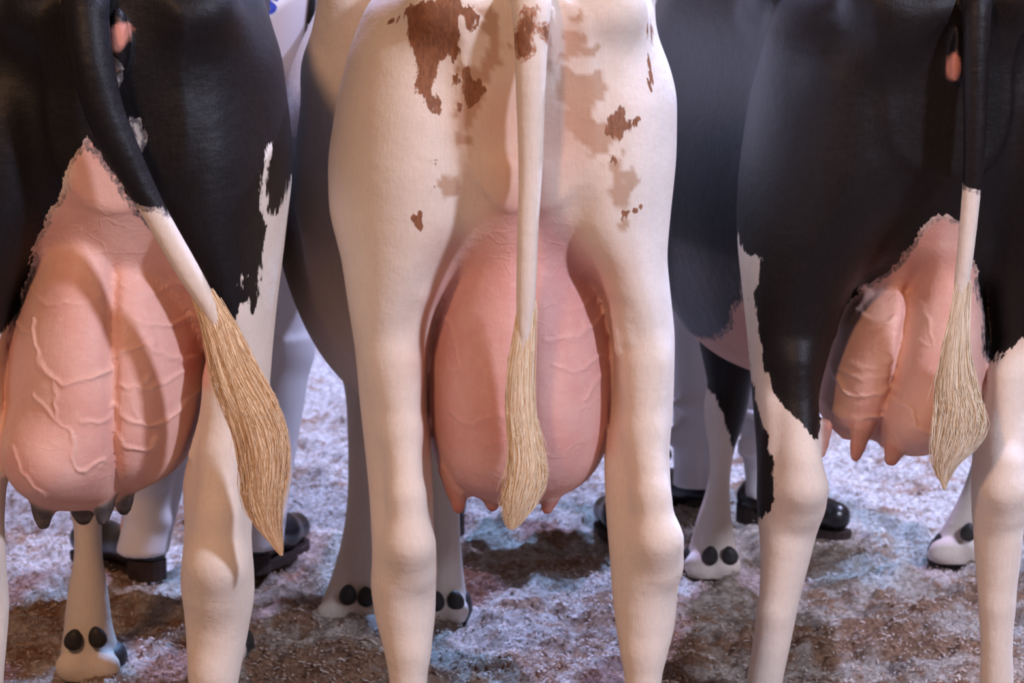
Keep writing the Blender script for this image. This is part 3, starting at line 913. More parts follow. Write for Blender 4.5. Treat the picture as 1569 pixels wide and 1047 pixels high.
# ---- left cow, black over white, tail swept aside -------------------------------------------
Yl = 4.48
fl = floor_at(140, 1037)
zl = lambda pts: zoomed(pts, 1.847, 0, 480)
COW_L = dict(
    name='dairy_cow', label='black dairy cow with a white lower leg and its tail swept to one side', Y0=Yl,
    box=((-1.30, 4.36, -0.01), (-0.26, 7.05, 1.74)),
    trunk=[(0.045, -.60, .05, 1.16, 1.42), (0.06, -.60, .12, 1.08, 1.46), (.10, -.60, .175, 1.0, 1.475), (.20, -.60, .21, .86, 1.49), (.35, -.61, .225, .74, 1.50), (.50, -.62, .235, .66, 1.48), (.70, -.65, .25, .60, 1.48),
           (1.0, -.72, .285, .57, 1.46), (1.25, -.75, .295, .58, 1.45), (1.5, -.75, .26, .64, 1.46), (1.70, -.745, .21, .74, 1.42), (1.80, -.74, .15, .85, 1.35), (1.88, -.74, .08, .97, 1.22)],
    neck=[[(-.74, 6.0, 1.22, .19), (-.88, 6.35, 1.37, .14), (-1.0, 6.58, 1.46, .12)], [(-1.0, 6.58, 1.46, .11), (-1.05, 6.72, 1.38, .09), (-1.11, 6.86, 1.22, .06)],
          [(-.93, 6.57, 1.50, .02), (-.84, 6.62, 1.47, .03), (-.80, 6.64, 1.45, .012)], [(-1.07, 6.52, 1.50, .02), (-1.17, 6.46, 1.47, .03), (-1.22, 6.44, 1.45, .012)]],
    balls=[((-.79, 4.98, 1.39), (.05, .09, .06)), ((-.455, 4.98, 1.39), (.05, .09, .06)), ((-.72, 4.58, 1.385), (.06, .07, .06)), ((-.475, 4.58, 1.385), (.06, .07, .06))],
    hind_left=hind([(-55, 40, 90), (-30, -5, 120), (0, -45, 135), (50, -75, 150), (150, -95, 158), (230, -105, 152), (300, -100, 138), (350, -95, 105), (400, -90, 70), (460, -86, 35), (530, -80, 12), (580, -78, 6), (640, -74, 8), (700, -72, 10), (760, -90, 6), (800, -98, 3), (870, -102, 6), (930, -102, 12), (980, -92, 9), (1047, -78, 3), (1200, -70, 0), (1320, -82, 14), (1370, -72, 4), (1425, -82, 14)], Yl),
    hind_right=hind([(-55, 265, 315), (-30, 225, 365), (0, 200, 398), (50, 190, 410), (90, 185, 424), (150, 182, 430), (230, 188, 440), (290, 200, 439), (350, 232, 430), (400, 268, 425), (460, 300, 421), (530, 314, 415), (580, 314, 412), (640, 306, 408), (700, 288, 402), (740, 277, 395), (800, 281, 384), (850, 281, 383), (890, 276, 386), (930, 280, 386), (980, 284, 378), (1047, 287, 364), (1200, 298, 352), (1320, 288, 364), (1370, 298, 354), (1425, 288, 364)], Yl),
    ridges=[([(172, 100, .12, 60), (172, 240, .125, 50), (172, 340, .15, 40)], .10), ([(345, 590, .10, 24), (340, 690, .085, 24), (335, 790, .055, 27), (333, 866, .042, 38), (335, 905, .058, 30)], .06),
            ([(345, 940, .075, 26), (325, 1030, .07, 22), (325, 1120, .075, 20)], .02), ([(295, 700, .11, 8), (330, 590, .11, 8)], .012), ([(305, 720, .11, 7), (335, 610, .105, 7)], .012),
            ([(-45, 866, .042, 38), (-45, 905, .058, 30)], .035)],
    carves=[([(172, -40, -.04, 8), (172, 60, -.022, 10), (172, 180, -.02, 10), (172, 280, -.03, 6), (172, 330, -.06, 2)], .07)],
    fore=[([(480, 50, 220, -.08, .22), (600, 65, 205, -.05, .17), (690, 80, 190, -.02, .14), (740, 96, 166, .0, .115), (775, 102, 156, .005, .11), (803, 112, 154, .012, .10), (855, 113, 155, .014, .09), (890, 106, 161, .01, .09), (925, 100, 166, .005, .10), (960, 97, 169, .0, .11), (995, 92, 178, -.01, .13), (1020, 88, 187, -.012, .14), (1034, 90, 188, -.01, .14)], fl[1]),
          ([(480, 250, 400, -.08, .22), (600, 270, 400, -.05, .17), (690, 290, 400, -.02, .14), (740, 306, 376, .0, .115), (775, 312, 366, .005, .11), (803, 316, 360, .012, .10), (855, 316, 358, .014, .09), (890, 312, 362, .01, .09), (925, 310, 366, .005, .10), (960, 306, 370, .0, .11), (995, 302, 376, -.01, .13), (1020, 300, 380, -.012, .14)], fl[1] + .12)],
    udder=[(195, 140, 168, .22, .40), (260, 118, 205, .14, .45), (310, 96, 230, .10, .5), (370, 62, 260, .065, .55), (420, 37, 286, .042, .6), (470, 19, 306, .025, .62), (520, 9, 314, .01, .63), (580, 4, 315, .0, .63), (640, 6, 309, -.002, .62),
           (690, 11, 296, .012, .6), (715, 20, 280, .035, .57), (735, 35, 255, .06, .53), (750, 58, 222, .10, .48), (758, 80, 190, .13, .42)],
    udder_balls=[((88, 690, .12), (.085, .13, .085))],
    cleft=([(150, 250), (160, 340), (164, 420), (168, 520), (172, 640), (172, 760)], .026, .015),
    teats=[[(62, 755, .12, 20), (65, 785, .12, 16), (66, 802, .12, 12)], [(125, 755, .20, 24), (127, 780, .20, 20), (128, 792, .20, 15)], [(165, 745, .12, 17), (160, 775, .12, 15), (157, 797, .12, 11)], [(190, 740, .18, 16), (190, 765, .18, 15), (190, 780, .18, 12)]],
    vulva=[((182, 62, .02), (.016, .022, .05))],
    tail=[(150, -42, .20, 34), (138, -28, .08, 36), (132, 5, .0, 36), (134, 40, -.02, 34), (142, 100, -.035, 33), (160, 170, -.042, 30), (186, 230, -.045, 27), (215, 285, -.045, 22), (245, 340, -.045, 19), (285, 410, -.045, 18.5), (316, 462, -.045, 15), (334, 500, -.045, 10), (348, 535, -.045, 5)],
    dark_base=True, tail_dark=(222, 305),
    white=[([(130, 196), (137, 200), (130, 210), (108, 245), (100, 288), (72, 322), (62, 352), (40, 390), (32, 430), (12, 488), (-12, 530), (-300, 560), (-300, 1600), (700, 1600), (700, 500), (410, 520), (372, 520), (340, 560), (331, 545), (326, 515), (306, 455), (280, 408), (240, 355), (200, 300), (160, 235), (145, 213)], .06, -1, .95),
           ([(700, 1600), (700, 283), (439, 283), (432, 302), (424, 322), (419, 331), (413, 318), (411, 290), (416, 250), (419, 216), (408, 228), (403, 260), (402, 300), (404, 335), (410, 345), (405, 380), (401, 410), (400, 450), (392, 468), (386, 446), (374, 450), (372, 465), (364, 480), (370, 500), (372, 520), (372, 1600)], .16, -1, .95),
           ([(372, 412), (378, 418), (377, 440), (371, 438), (370, 425)], .10, -1, .95),
           ([(-900, 690), (900, 690), (900, 1900), (-900, 1900)], 1.4, .9, 3)],
    pink=[([(130, 215), (145, 205), (215, 300), (280, 405), (320, 480), (320, 600), (0, 600), (20, 470), (45, 390), (75, 330), (108, 285), (115, 240)], .06, .015, -1, .3)],
    grey=[[(172, 86), (184, 92), (187, 118), (179, 137), (172, 120)], [(200, 183), (213, 188), (218, 213), (213, 234), (205, 208)]],
    pinkspot=[[(169, 48), (174, 39), (184, 34), (194, 36), (198, 46), (195, 60), (189, 72), (180, 80), (171, 80), (168, 64)]],
    veins=[(zl(a), w) for a, w in (([(75, 30), (85, 90), (120, 160), (180, 190), (250, 185), (315, 165)], 1), ([(330, 130), (400, 105), (450, 130), (520, 165), (575, 158)], .7), ([(320, 270), (380, 310), (450, 315), (520, 280), (575, 250)], 1), ([(335, 345), (350, 378), (400, 402), (440, 375)], 1),
                                   ([(212, 330), (215, 400), (240, 430), (300, 425)], 1), ([(90, 240), (150, 290), (212, 330)], .6), ([(30, 380), (90, 470), (120, 510)], .7), ([(380, 40), (460, 60), (560, 40)], .6), ([(150, 190), (165, 290)], .5), ([(340, 205), (430, 215), (500, 200)], .5), ([(20, 60), (75, 75)], .6), ([(390, 300), (380, 230), (420, 190)], .4), ([(240, 300), (310, 290)], .5), ([(330, -60), (420, -40), (520, -60)], .35), ([(60, -40), (150, -20), (280, -40)], .35))],
    hooves=[(*P(-35, 1420, 4.61)[:2], 0, 1), (*P(326, 1420, 4.61)[:2], 0, 1), (fl[0], fl[1] + .05, 0, 1.08), (P(340, 1000, fl[1] + .12)[0], fl[1] + .17, 0, 1.0)],
    dewclaws=[(113, 980, fl[1] - .014, .25), (149, 976, fl[1] - .014, -.25)],
    hind_dew=[(P(-51, 0, 4.54)[0], 4.535, .115), (P(-19, 0, 4.54)[0], 4.535, .115), (P(310, 0, 4.54)[0], 4.535, .115), (P(342, 0, 4.54)[0], 4.535, .115)],
    switch=([(306, 446, 36), (325, 480, 44), (345, 520, 56), (368, 575, 74), (388, 625, 84), (398, 675, 80), (399, 725, 74), (402, 765, 62), (413, 805, 36), (424, 830, 20), (431, 848, 5)], Yl - .045),
    switch_label='tawny cream switch of brushed hair at the end of the tail')

# ---- right cow, black with white stockings ---------------------------------------------------
Yr = 5.06
fr1, fr2 = floor_at(1090, 880), floor_at(1478, 858)
zr = lambda pts: zoomed(pts, 2.38, 1240, 320)
COW_R = dict(
    name='dairy_cow', trunk_pw=3.0, label='black dairy cow with white stockings and a heavily veined udder, tail hanging straight', Y0=Yr,
    box=((0.22, 4.95, -0.01), (1.36, 7.75, 1.74)),
    trunk=[(0.045, .745, .05, 1.16, 1.38), (0.06, .745, .12, 1.08, 1.42), (.10, .745, .175, 1.0, 1.455), (.20, .742, .22, .86, 1.47), (.35, .735, .255, .74, 1.48), (.50, .725, .285, .66, 1.48), (.70, .705, .34, .58, 1.48),
           (1.0, .685, .41, .545, 1.50), (1.3, .685, .415, .55, 1.50), (1.55, .71, .34, .60, 1.49), (1.75, .76, .25, .70, 1.44), (1.90, .78, .18, .82, 1.36), (2.0, .79, .08, .95, 1.25)],
    neck=[[(.92, 6.66, 1.0, .15), (1.05, 6.84, .72, .10), (1.11, 6.92, .55, .06)], [(.78, 6.65, 1.22, .19), (.95, 6.98, 1.36, .14), (1.06, 7.2, 1.46, .12)], [(1.06, 7.2, 1.46, .11), (1.09, 7.36, 1.38, .09), (1.12, 7.52, 1.22, .06)],
          [(.99, 7.2, 1.50, .02), (.95, 7.19, 1.52, .028), (.92, 7.18, 1.53, .012)], [(1.13, 7.17, 1.50, .02), (1.23, 7.13, 1.47, .03), (1.28, 7.11, 1.45, .012)]],
    balls=[((.485, 5.58, 1.37), (.05, .10, .05)), ((.99, 5.58, 1.37), (.05, .10, .05)), ((.625, 5.14, 1.375), (.065, .075, .055)), ((.87, 5.14, 1.375), (.065, .075, .055))],
    hind_left=hind([(-45, 1300, 1370), (-25, 1250, 1410), (0, 1212, 1430), (60, 1180, 1445), (150, 1155, 1452), (250, 1140, 1452), (300, 1135, 1432), (350, 1133, 1385), (400, 1135, 1345), (450, 1140, 1306), (510, 1146, 1283), (560, 1150, 1268), (600, 1153, 1257), (650, 1157, 1251), (700, 1161, 1257), (740, 1161, 1265), (770, 1160, 1266), (800, 1163, 1258), (850, 1166, 1245), (920, 1165, 1226), (1000, 1153, 1210), (1047, 1145, 1199), (1130, 1138, 1188), (1190, 1128, 1198), (1215, 1135, 1190), (1240, 1128, 1198)], Yr),
    hind_right=hind([(-45, 1560, 1620), (-25, 1525, 1645), (0, 1505, 1665), (60, 1490, 1685), (150, 1484, 1700), (250, 1484, 1702), (330, 1488, 1695), (400, 1502, 1680), (450, 1514, 1660), (510, 1519, 1635), (560, 1512, 1612), (620, 1503, 1592), (680, 1494, 1578), (740, 1490, 1573), (780, 1491, 1571), (850, 1495, 1566), (920, 1500, 1556), (1000, 1505, 1550), (1047, 1503, 1554), (1130, 1504, 1554), (1190, 1496, 1562), (1215, 1502, 1556), (1240, 1496, 1562)], Yr),
    ridges=[([(1462, 80, .12, 56), (1460, 240, .125, 50), (1455, 360, .15, 40)], .10), ([(1222, 560, .10, 22), (1225, 640, .085, 22), (1230, 710, .045, 26), (1232, 748, .04, 33), (1230, 776, .055, 25)], .05), ([(1205, 840, .07, 22), (1185, 940, .07, 19), (1170, 1050, .075, 17)], .02), ([(1185, 800, .085, 14), (1190, 700, .09, 12), (1185, 620, .10, 14)], .02),
            ([(1545, 580, .10, 22), (1545, 660, .085, 21), (1542, 715, .045, 24), (1540, 750, .04, 32), (1540, 778, .055, 25)], .05), ([(1540, 830, .07, 22), (1530, 930, .07, 18), (1528, 1040, .075, 17)], .02),
            ([(1440, 20, .03, 30), (1380, 40, .05, 34), (1300, 110, .10, 40)], .06)],
    carves=[([(1468, -40, -.04, 8), (1468, 60, -.024, 10), (1466, 150, -.02, 10), (1462, 240, -.03, 6), (1460, 300, -.06, 2)], .07)],
    fore=[([(400, 1050, 1230, -.08, .22), (480, 1062, 1200, -.05, .17), (555, 1078, 1170, -.02, .13), (591, 1086, 1152, .0, .115), (625, 1079, 1147, -.005, .115), (650, 1080, 1141, .0, .11), (691, 1088, 1125, .012, .09), (732, 1088, 1119, .014, .085), (763, 1080, 1119, .012, .085), (801, 1067, 1122, .005, .09), (832, 1060, 1127, .0, .11), (866, 1047, 1134, -.01, .13), (880, 1047, 1133, -.01, .13)], fr1[1]),
          ([(400, 1440, 1600, -.08, .22), (480, 1465, 1595, -.05, .17), (555, 1490, 1590, -.02, .13), (591, 1500, 1568, .0, .115), (625, 1502, 1566, -.005, .115), (650, 1502, 1560, .0, .11), (691, 1496, 1545, .012, .09), (732, 1484, 1535, .014, .085), (763, 1472, 1530, .012, .085), (801, 1452, 1526, .005, .09), (832, 1434, 1522, .0, .11), (850, 1422, 1520, -.01, .13), (860, 1420, 1518, -.01, .13)], fr2[1])],
    udder=[(315, 1432, 1470, .22, .42), (360, 1402, 1490, .15, .48), (400, 1366, 1502, .10, .54), (450, 1316, 1514, .06, .6), (500, 1291, 1519, .03, .63), (550, 1274, 1517, .008, .64), (600, 1262, 1509, .0, .64), (630, 1258, 1501, .008, .63), (650, 1262, 1490, .03, .6), (664, 1276, 1468, .065, .56), (672, 1296, 1445, .10, .5)],
    udder_balls=[((1405, 640, .10), (.055, .09, .055))],
    cleft=([(1440, 345), (1425, 420), (1408, 500), (1388, 570), (1368, 640), (1355, 690)], .055, .020),
    teats=[[(1262, 655, .14, 15), (1260, 680, .14, 10), (1258, 695, .14, 8)], [(1320, 660, .12, 18), (1314, 685, .12, 12), (1311, 700, .12, 9)], [(1385, 655, .08, 26), (1372, 685, .075, 17), (1366, 704, .075, 12)]],
    vulva=[((1464, 100, .02), (.010, .018, .03)), ((1466, 75, .02), (.008, .018, .04))],
    tail=[(1485, -36, .20, 26), (1494, -22, .08, 26), (1497, 5, .0, 23), (1496, 60, -.02, 21), (1495, 150, -.03, 19), (1493, 230, -.035, 17), (1488, 300, -.035, 14.5), (1480, 380, -.035, 13.5), (1473, 440, -.035, 12), (1467, 500, -.035, 8), (1463, 540, -.035, 4)],
    dark_base=True, tail_dark=(1490, 288),
    white=[([(1310, 458), (1332, 462), (1362, 445), (1386, 420), (1392, 396), (1405, 385), (1410, 364), (1426, 346), (1440, 330), (1474, 340), (1492, 385), (1503, 418), (1512, 452), (1519, 500), (1517, 545), (1530, 562), (1546, 545), (1572, 525), (1800, 500), (1800, 1600), (1000, 1600), (1000, 808), (1160, 808), (1176, 786), (1188, 765), (1188, 735), (1178, 690), (1166, 640), (1158, 600), (1150, 540), (1141, 460), (1131, 360), (1137, 358), (1141, 385), (1149, 400), (1169, 403), (1166, 430), (1158, 470), (1165, 520), (1172, 560), (1185, 600), (1200, 625), (1220, 640), (1234, 650), (1240, 664), (1262, 660), (1270, 600), (1285, 510)], .06, -1, .55),
           ([(1115, 392), (1138, 388), (1200, 380), (1200, 640), (1030, 640), (1042, 550), (1065, 522), (1088, 510), (1101, 480), (1106, 440), (1116, 420)], .9, .55, 1.38),
           ([(1000, 560), (1092, 588), (1100, 620), (1113, 660), (1122, 692), (1131, 680), (1200, 640), (1700, 640), (1700, 1600), (900, 1600), (900, 560)], 1.68, 1.38, 2.2)],
    pink=[([(1440, 335), (1478, 340), (1515, 450), (1515, 560), (1270, 600), (1300, 450), (1390, 390)], .06, .015, -1, .3), ([(1030, 360), (1200, 360), (1200, 660), (1030, 660)], .9, .02, .55, 1.4)],
    thigh_shade=[([(1300, 380), (1330, 470), (1320, 560), (1300, 640), (1262, 668), (1240, 664), (1240, 600), (1260, 500)], .1, 0, .6)],  # shadow between thigh and udder, painted as black on the inner thigh
    pinkspot=[[(1460, 84), (1466, 80), (1470, 88), (1475, 100), (1476, 112), (1471, 122), (1464, 126), (1457, 121), (1454, 108), (1456, 94)]],
    veins=[(zr(a), w) for a, w in (([(170, 350), (200, 420), (240, 450), (300, 460), (350, 440)], 1), ([(120, 590), (130, 650), (160, 710), (220, 715), (330, 680)], 1.2), ([(60, 770), (110, 790), (200, 795), (290, 780)], 1), ([(255, 515), (262, 545), (312, 568), (260, 605), (180, 610)], 1), ([(120, 510), (180, 500), (200, 460)], .8),
                                   ([(330, 710), (372, 735), (385, 785), (440, 800)], 1.2), ([(215, 600), (245, 612), (312, 580)], .9), ([(120, 640), (200, 655), (320, 640)], .7), ([(60, 650), (85, 665)], 1), ([(400, 370), (430, 380), (470, 520)], .6), ([(410, 500), (460, 520), (500, 500)], .5), ([(370, 440), (300, 480), (255, 515)], .6))],
    hooves=[(*P(1163, 1240, 5.18)[:2], 0, 1), (*P(1529, 1240, 5.18)[:2], 0, 1), (fr1[0], fr1[1] + .05, .1, 1.05), (fr2[0], fr2[1] + .05, .4, 1.1)],
    dewclaws=[(1088, 851, fr1[1] - .012, .1), (1118, 851, fr1[1] - .012, -.25), (1484, 815, fr2[1] - .012, .2)],
    hind_dew=[(P(1147, 0, 5.12)[0], 5.115, .115), (P(1179, 0, 5.12)[0], 5.115, .115), (P(1513, 0, 5.12)[0], 5.115, .115), (P(1545, 0, 5.12)[0], 5.115, .115)],
    switch=([(1474, 430, 24), (1470, 475, 30), (1467, 530, 42), (1468, 580, 60), (1469, 620, 76), (1464, 655, 80), (1456, 690, 66), (1450, 715, 38), (1448, 735, 14), (1447, 748, 4)], Yr - .04),
    switch_label='pale cream switch of fluffy hair at the end of the tail')

SKIN = (0.75, 0.475, 0.40)
COW_M['mat'] = hide_material('cream_and_brown_hide', (0.19, 0.085, 0.045), (0.77, 0.69, 0.60), (0.685, 0.41, 0.365), (0.44, 0.18, 0.15), (0.4, 0.2, 0.12), 1.25)
COW_L['mat'] = hide_material('black_and_white_hide', (0.0055, 0.005, 0.006), (0.77, 0.69, 0.60), SKIN, (0.05, 0.042, 0.046), (0.15, 0.13, 0.13))
COW_R['mat'] = hide_material('black_and_cream_hide', (0.0065, 0.005, 0.005), (0.77, 0.69, 0.60), (0.71, 0.455, 0.38), (0.46, 0.20, 0.145), (0.15, 0.13, 0.13))
H1 = hair_material('cream_tail_hair', (0.95, 0.84, 0.64), (0.78, 0.60, 0.38))
H2 = hair_material('tawny_tail_hair', (0.93, 0.74, 0.50), (0.62, 0.39, 0.20))
H3 = hair_material('pale_tail_hair', (0.95, 0.86, 0.68), (0.62, 0.49, 0.32))
COW_M['switch'] += (H1, 5200, 1, 0.45)
COW_L['switch'] += (H2, 7500, 2, 0.42)
COW_R['switch'] += (H3, 6000, 3, 0.5)
for S in (COW_M, COW_L, COW_R):
    build_cow(S)


# ------------------------------------------------------------------ people
def sdf_obj(name, prims, h, mat, parent=None, pad=0.03, **kw):
    """prims: (primitive, blend)"""
    b = np.array([p.box for p, _ in prims])
    f = Field(b[:, :3].min(0) - pad, b[:, 3:].max(0) + pad, h)
    for p, k in prims:
        f.add(p, k)
    v, q = f.mesh()
    return link(name, mesh_from(name, v, q), mat, parent, **kw)


def shoe(parent, x, y, heading, z0=0.0, s=1.0):
    """one leather shoe: heel at the back, toe towards heading (radians from +y, positive to the left)"""
    dx, dy = -math.sin(heading), math.cos(heading)
    x, y = x + dx * .045, y + dy * .045
    at = lambda l, z, r: (x + dx * l, y + dy * l, z0 + z, r)
    up = [(Chain([at(-.085, .05, .038), at(-.02, .055, .042), at(.08, .046, .044), at(.165, .038, .036)], .02), .02), (Chain([at(-.06, .06, .040), at(-.05, .105, .036)], .02), .03)]
    o = sdf_obj('shoe', up, 0.006, M_BOOT, parent)
    sole = []
    pts = []
    n = 28
    for lz in (0.0, 0.018):
        ring = []
        for k in range(n):
            a = 2 * math.pi * k / n
            l = 0.04 + 0.165 * math.cos(a)
            w = (0.046 + 0.008 * math.cos(a)) * math.copysign(abs(math.sin(a)) ** 0.8, math.sin(a))
            ring.append((x + dx * l - dy * w, y + dy * l + dx * w, z0 + lz - 0.012))
        pts.append(ring)
    bm = ring_mesh('sole', pts)
    me = bpy.data.meshes.new('sole')
    bm.to_mesh(me)
    sl = link('sole', me, M_SOLE, o)
    heel = []
    for lz in (-0.012, 0.034):
        ring = []
        for k in range(16):
            a = 2 * math.pi * k / 16
            ring.append((x + dx * (-.075 + .05 * math.cos(a)) - dy * .042 * math.sin(a), y + dy * (-.075 + .05 * math.cos(a)) + dx * .042 * math.sin(a), z0 + lz))
        heel.append(ring)
    bm = ring_mesh('heel', heel)
    me = bpy.data.meshes.new('heel')
    bm.to_mesh(me)
    link('heel', me, M_SOLE, o)
    return o


def person(label, feet, knees, hip, chest, facing, trouser_mat, shirt_mat, cuffs, hands, height=1.74):
    """feet: ((x,y,heading), ...), knees: ((x,y,z), ...), hip (x,y), chest (x,y), facing heading in radians"""
    fx, fy = -math.sin(facing), math.cos(facing)
    rx, ry = math.cos(facing), math.sin(facing)
    hx, hy = hip
    cx, cy = chest
    hz, sz = 0.93, 1.40
    neck = (cx + fx * .01, cy + fy * .01)
    head = (neck[0] + fx * .025, neck[1] + fy * .025, height - .115)
    body = [(Chain([(neck[0], neck[1], 1.36, .07), (neck[0], neck[1], 1.52, .056)], .02), .02),
            (Ball(head, (.078, .098, .115)), .03),
            (Ball((head[0] + fx * .03, head[1] + fy * .03, head[2] - .065), (.055, .062, .05)), .03),
            (Chain([(head[0] + fx * .092, head[1] + fy * .092, head[2] + .008, .010), (head[0] + fx * .112, head[1] + fy * .112, head[2] - .03, .014)], .01), .015),
            (Chain([(head[0] + fx * .09 + rx * .02, head[1] + fy * .09 + ry * .02, head[2] - .068, .008), (head[0] + fx * .09 - rx * .02, head[1] + fy * .09 - ry * .02, head[2] - .068, .008)], .01), .006)]
    shoulders = [(cx + s * rx * .185, cy + s * ry * .185, 1.37) for s in (-1, 1)]
    sleeves = []
    for s, sh, hd in zip((-1, 1), shoulders, hands):
        elbow = ((sh[0] + hd[0]) / 2 + s * rx * .05 - fx * .05, (sh[1] + hd[1]) / 2 + s * ry * .05 - fy * .05, (sh[2] + hd[2]) / 2 - .08)
        sleeves.append((Chain([(*sh, .072), (*elbow, .058), (elbow[0] * .1 + hd[0] * .9, elbow[1] * .1 + hd[1] * .9, elbow[2] * .1 + hd[2] * .9, .043)], .03), .05))
        d = Vector(hd) - Vector(elbow)
        d.normalize()
        side = Vector((rx, ry, 0)) * s
        pv = Vector(hd)
        body.append((Chain([(*elbow, .036), (*hd, .028)], .02), .02))
        body.append((Ball(tuple(pv + d * .045), (.030, .034, .034)), .02))
        up = d.cross(side)
        for k, (off, ln) in enumerate(((-.027, .062), (-.009, .074), (.009, .070), (.026, .055))):
            a = pv + d * .072 + up * off
            b = a + d * ln * .5
            c = b - side * ln * .45 + d * .008
            body.append((Chain([(*a, .0095), (*b, .009), (*c, .008)], .006), .008))
        t0 = pv + d * .03 - up * .028
        t1 = t0 + d * .035 - up * .022 - side * .012
        body.append((Chain([(*t0, .011), (*t1, .010), (*(t1 + d * .028 - side * .012), .008)], .006), .010))
        ear = (head[0] + s * rx * .078, head[1] + s * ry * .078, head[2] - .01)
        body.append((Ball(ear, (.014, .02, .032)), .008))
    # trunk and legs under the clothes, so that the body is one figure
    body.append((Chain([(neck[0], neck[1], 1.36, .075), (cx, cy, 1.2, .11), (hx, hy, .95, .11)], .05), .05))
    for (ax, ay, _), (kx, ky, kz), s in zip(feet, knees, (-1, 1)):
        body.append((Chain([(hx + s * rx * .085, hy + s * ry * .085, .90, .075), (kx, ky, kz, .045), (ax, ay, .10, .034), (ax, ay, .055, .032)], .03), .05))
    for sh, hd, s in zip(shoulders, hands, (-1, 1)):
        elbow = ((sh[0] + hd[0]) / 2 + s * rx * .05 - fx * .05, (sh[1] + hd[1]) / 2 + s * ry * .05 - fy * .05, (sh[2] + hd[2]) / 2 - .08)
        body.append((Chain([(cx, cy, 1.34, .06), (*sh, .05), (*elbow, .036)], .03), .04))
    root = sdf_obj('person', body, 0.0085, M_SKIN, None, label=label, cat='person', group='handlers standing beyond the cows')
    for s in (-1, 1):
        me = bpy.data.meshes.new('eye')
        bm = bmesh.new()
        bmesh.ops.create_icosphere(bm, subdivisions=2, radius=.013)
        bm.to_mesh(me)
        o = link('eye', me, M_EYE, root)
        o.location = (head[0] + fx * .084 + s * rx * .031, head[1] + fy * .084 + s * ry * .031, head[2] + .005)
    sdf_obj('hair', [(Ball((head[0] - fx * .018, head[1] - fy * .018, head[2] + .035), (.09, .104, .1)), .02), (Ball((head[0] - fx * .05, head[1] - fy * .05, head[2] - .02), (.075, .06, .08)), .03)], 0.009, M_HAIRP, root)
    dpt = lambda x, y, z, w, d: (z, x - math.hypot(w * rx, d * fx), x + math.hypot(w * rx, d * fx), y - math.hypot(w * ry, d * fy), y + math.hypot(w * ry, d * fy))
    mid = lambda t: (hx + (cx - hx) * t, hy + (cy - hy) * t)
    tr = [(VLoft([dpt(*mid(0), .80, .17, .12), dpt(*mid(0), .90, .185, .13), dpt(*mid(.1), 1.0, .165, .12), dpt(*mid(.15), 1.03, .16, .115)], .02), .02)]
    for (ax, ay, _), (kx, ky, kz), s, cf in zip(feet, knees, (-1, 1), cuffs):
        tr.append((Chain([(hx + s * rx * .088, hy + s * ry * .088, .86, .105), ((hx + kx) / 2 + s * rx * .04, (hy + ky) / 2 + s * ry * .04, .68, .093), (kx, ky, kz, .072)], .04), .05))
        c_, zb, ox = cf
        ex = lambda t: (kx + (ax + ox - kx) * t, ky + (ay - .02 - ky) * t, kz + (zb - kz) * t)
        rw = []
        for t, w in ((-.05, .072), (.25, .070), (.5, .064), (.75, .060), (.9, c_ * .98), (1.0, c_)):
            e = ex(t)
            rw.append((e[2], e[0] - w, e[0] + w, e[1] - w * 1.1, e[1] + w * 1.1))
        tr.append((VLoft(rw, .012), .03))
        for j in range(3):                       # cloth folds above the cuff
            zz = cf[1] + .10 + .05 * j
            tr.append((Chain([(ax + cf[2] - .06, ay - .035, zz + .012 * (-1) ** j, .010), (ax + cf[2] + .05, ay - .045, zz - .02 * (-1) ** j, .012)], .01), .03))
    sdf_obj('trousers', tr, 0.0075, trouser_mat, root)
    sh_l = VLoft([dpt(*mid(.1), .98, .17, .13), dpt(*mid(.3), 1.05, .168, .128), dpt(*mid(.6), 1.18, .185, .13), dpt(*mid(.9), 1.30, .205, .13), dpt(cx, cy, 1.38, .20, .11), dpt(cx, cy, 1.43, .13, .085), dpt(cx, cy, 1.47, .07, .07)], .02)
    shirt = [(sh_l, .02)] + sleeves
    sh_o = sdf_obj('shirt', shirt, 0.008, shirt_mat, root)
    for (ax, ay, hd) in feet:
        shoe(root, ax, ay, hd)
    return root, sh_o, shirt


p1a, p1b = floor_at(208, 884), floor_at(396, 880)
r1, shirt1, prims1 = person('person in white shirt and trousers, black strap on shirt, beyond the cream cow',
    ((p1a[0], p1a[1] + .06, .75), (p1b[0] - .01, p1b[1] + .10, -.35)), ((-.735, 6.72, .50), (-.525, 6.72, .50)), (-.64, 6.74), (-.635, 6.76), .25,
    M_WHITE, M_WHITE, ((.060, .045, .01), (.060, .045, .0)), ((-.80, 7.05, 1.05), (-.60, 7.12, 1.12)))
p2a, p2b = floor_at(1066, 786), floor_at(1172, 795)
r2, _, _ = person('person in white trousers and dark shoes standing beyond the black cow with white stockings',
    ((p2a[0], p2a[1] + .04, .9), (p2b[0], p2b[1], -2.3)), ((.47, 7.33, .50), (.62, 7.26, .50)), (.62, 7.36), (.69, 7.42), .2,
    M_WHITE, M_WHITE, ((.056, .065, .0), (.050, .06, .0)), ((.58, 7.76, 1.1), (.76, 7.78, 1.12)))
p3a, p3b = floor_at(683, 815), floor_at(985, 850)
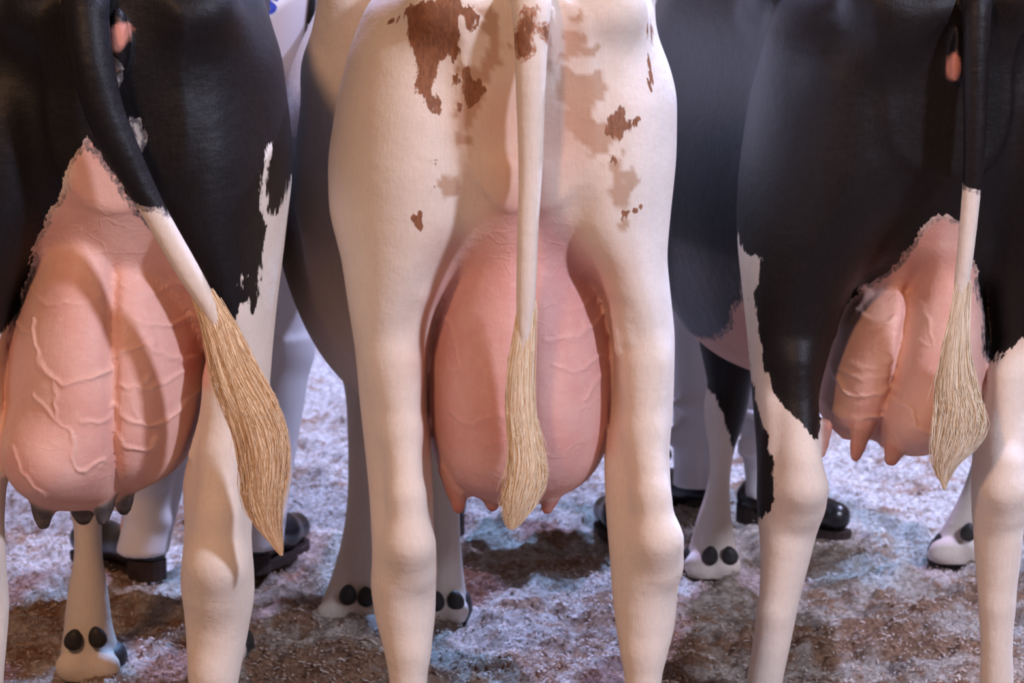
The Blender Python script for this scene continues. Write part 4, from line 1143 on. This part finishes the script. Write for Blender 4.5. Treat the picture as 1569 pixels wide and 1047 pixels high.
r3, _, _ = person('person in navy trousers and black shoes standing beyond the cream cow',
    ((p3a[0], p3a[1] + .06, .1), (p3b[0], p3b[1] + .10, .35)), ((-.03, 7.22, .50), (.27, 7.15, .50)), (.14, 7.25), (.15, 7.32), .2,
    M_NAVY, M_WHITE, ((.042, .05, .0), (.042, .05, .0)), ((.05, 7.66, 1.1), (.23, 7.66, 1.12)))


# ---- print and strap on the first shirt, laid onto the cloth
def on_cloth(x, z, y0=6.3, lift=0.0015):
    y = y0
    for _ in range(60):
        d = min(float(p.f(np.float32([x]), np.float32([y]), np.float32([z]))[0]) for p, _ in prims1)
        if d < 0.0006:
            break
        y += max(d * .7, .0004)
        if y > 7.2:
            return None
    return y - lift


def shirt_print():
    c = bpy.data.curves.new('print', 'FONT')
    c.body = 's'
    c.size = 0.085
    c.shear = 0.25
    c.offset = 0.0022
    c.resolution_u = 6
    tmp = bpy.data.objects.new('tmp_text', c)
    COL.objects.link(tmp)
    dg = bpy.context.evaluated_depsgraph_get()
    me = bpy.data.meshes.new_from_object(tmp.evaluated_get(dg))
    bpy.data.objects.remove(tmp)
    o0 = P(399, 21, 6.62)
    for v in me.vertices:
        x, z = o0[0] + v.co.x, o0[2] + v.co.y
        y = on_cloth(x, z)
        v.co = (x, (y if y is not None else 6.64) - .003, z)
    link('print', me, M_INK, shirt1, label='blue slanted letter printed on the shirt')


def strap():
    top, bot = P(479, -40, 6.62), P(462, 110, 6.62)
    n = 16
    p, q = [], []
    for i in range(n):
        t = i / (n - 1)
        x, z = top[0] + (bot[0] - top[0]) * t, top[2] + (bot[2] - top[2]) * t
        for dx, lf in ((-.0065, .001), (-.0055, .006), (.0055, .006), (.0065, .001)):
            y = on_cloth(x + dx, z)
            p.append((x + dx, (y if y is not None else 6.66) - lf, z))
    for i in range(n - 1):
        for k in range(3):
            q.append((i * 4 + k, (i + 1) * 4 + k, (i + 1) * 4 + k + 1, i * 4 + k + 1))
    link('strap', mesh_from('strap', np.array(p), np.array(q)), M_STRAP, shirt1, label='narrow black strap')


shirt_print()
strap()
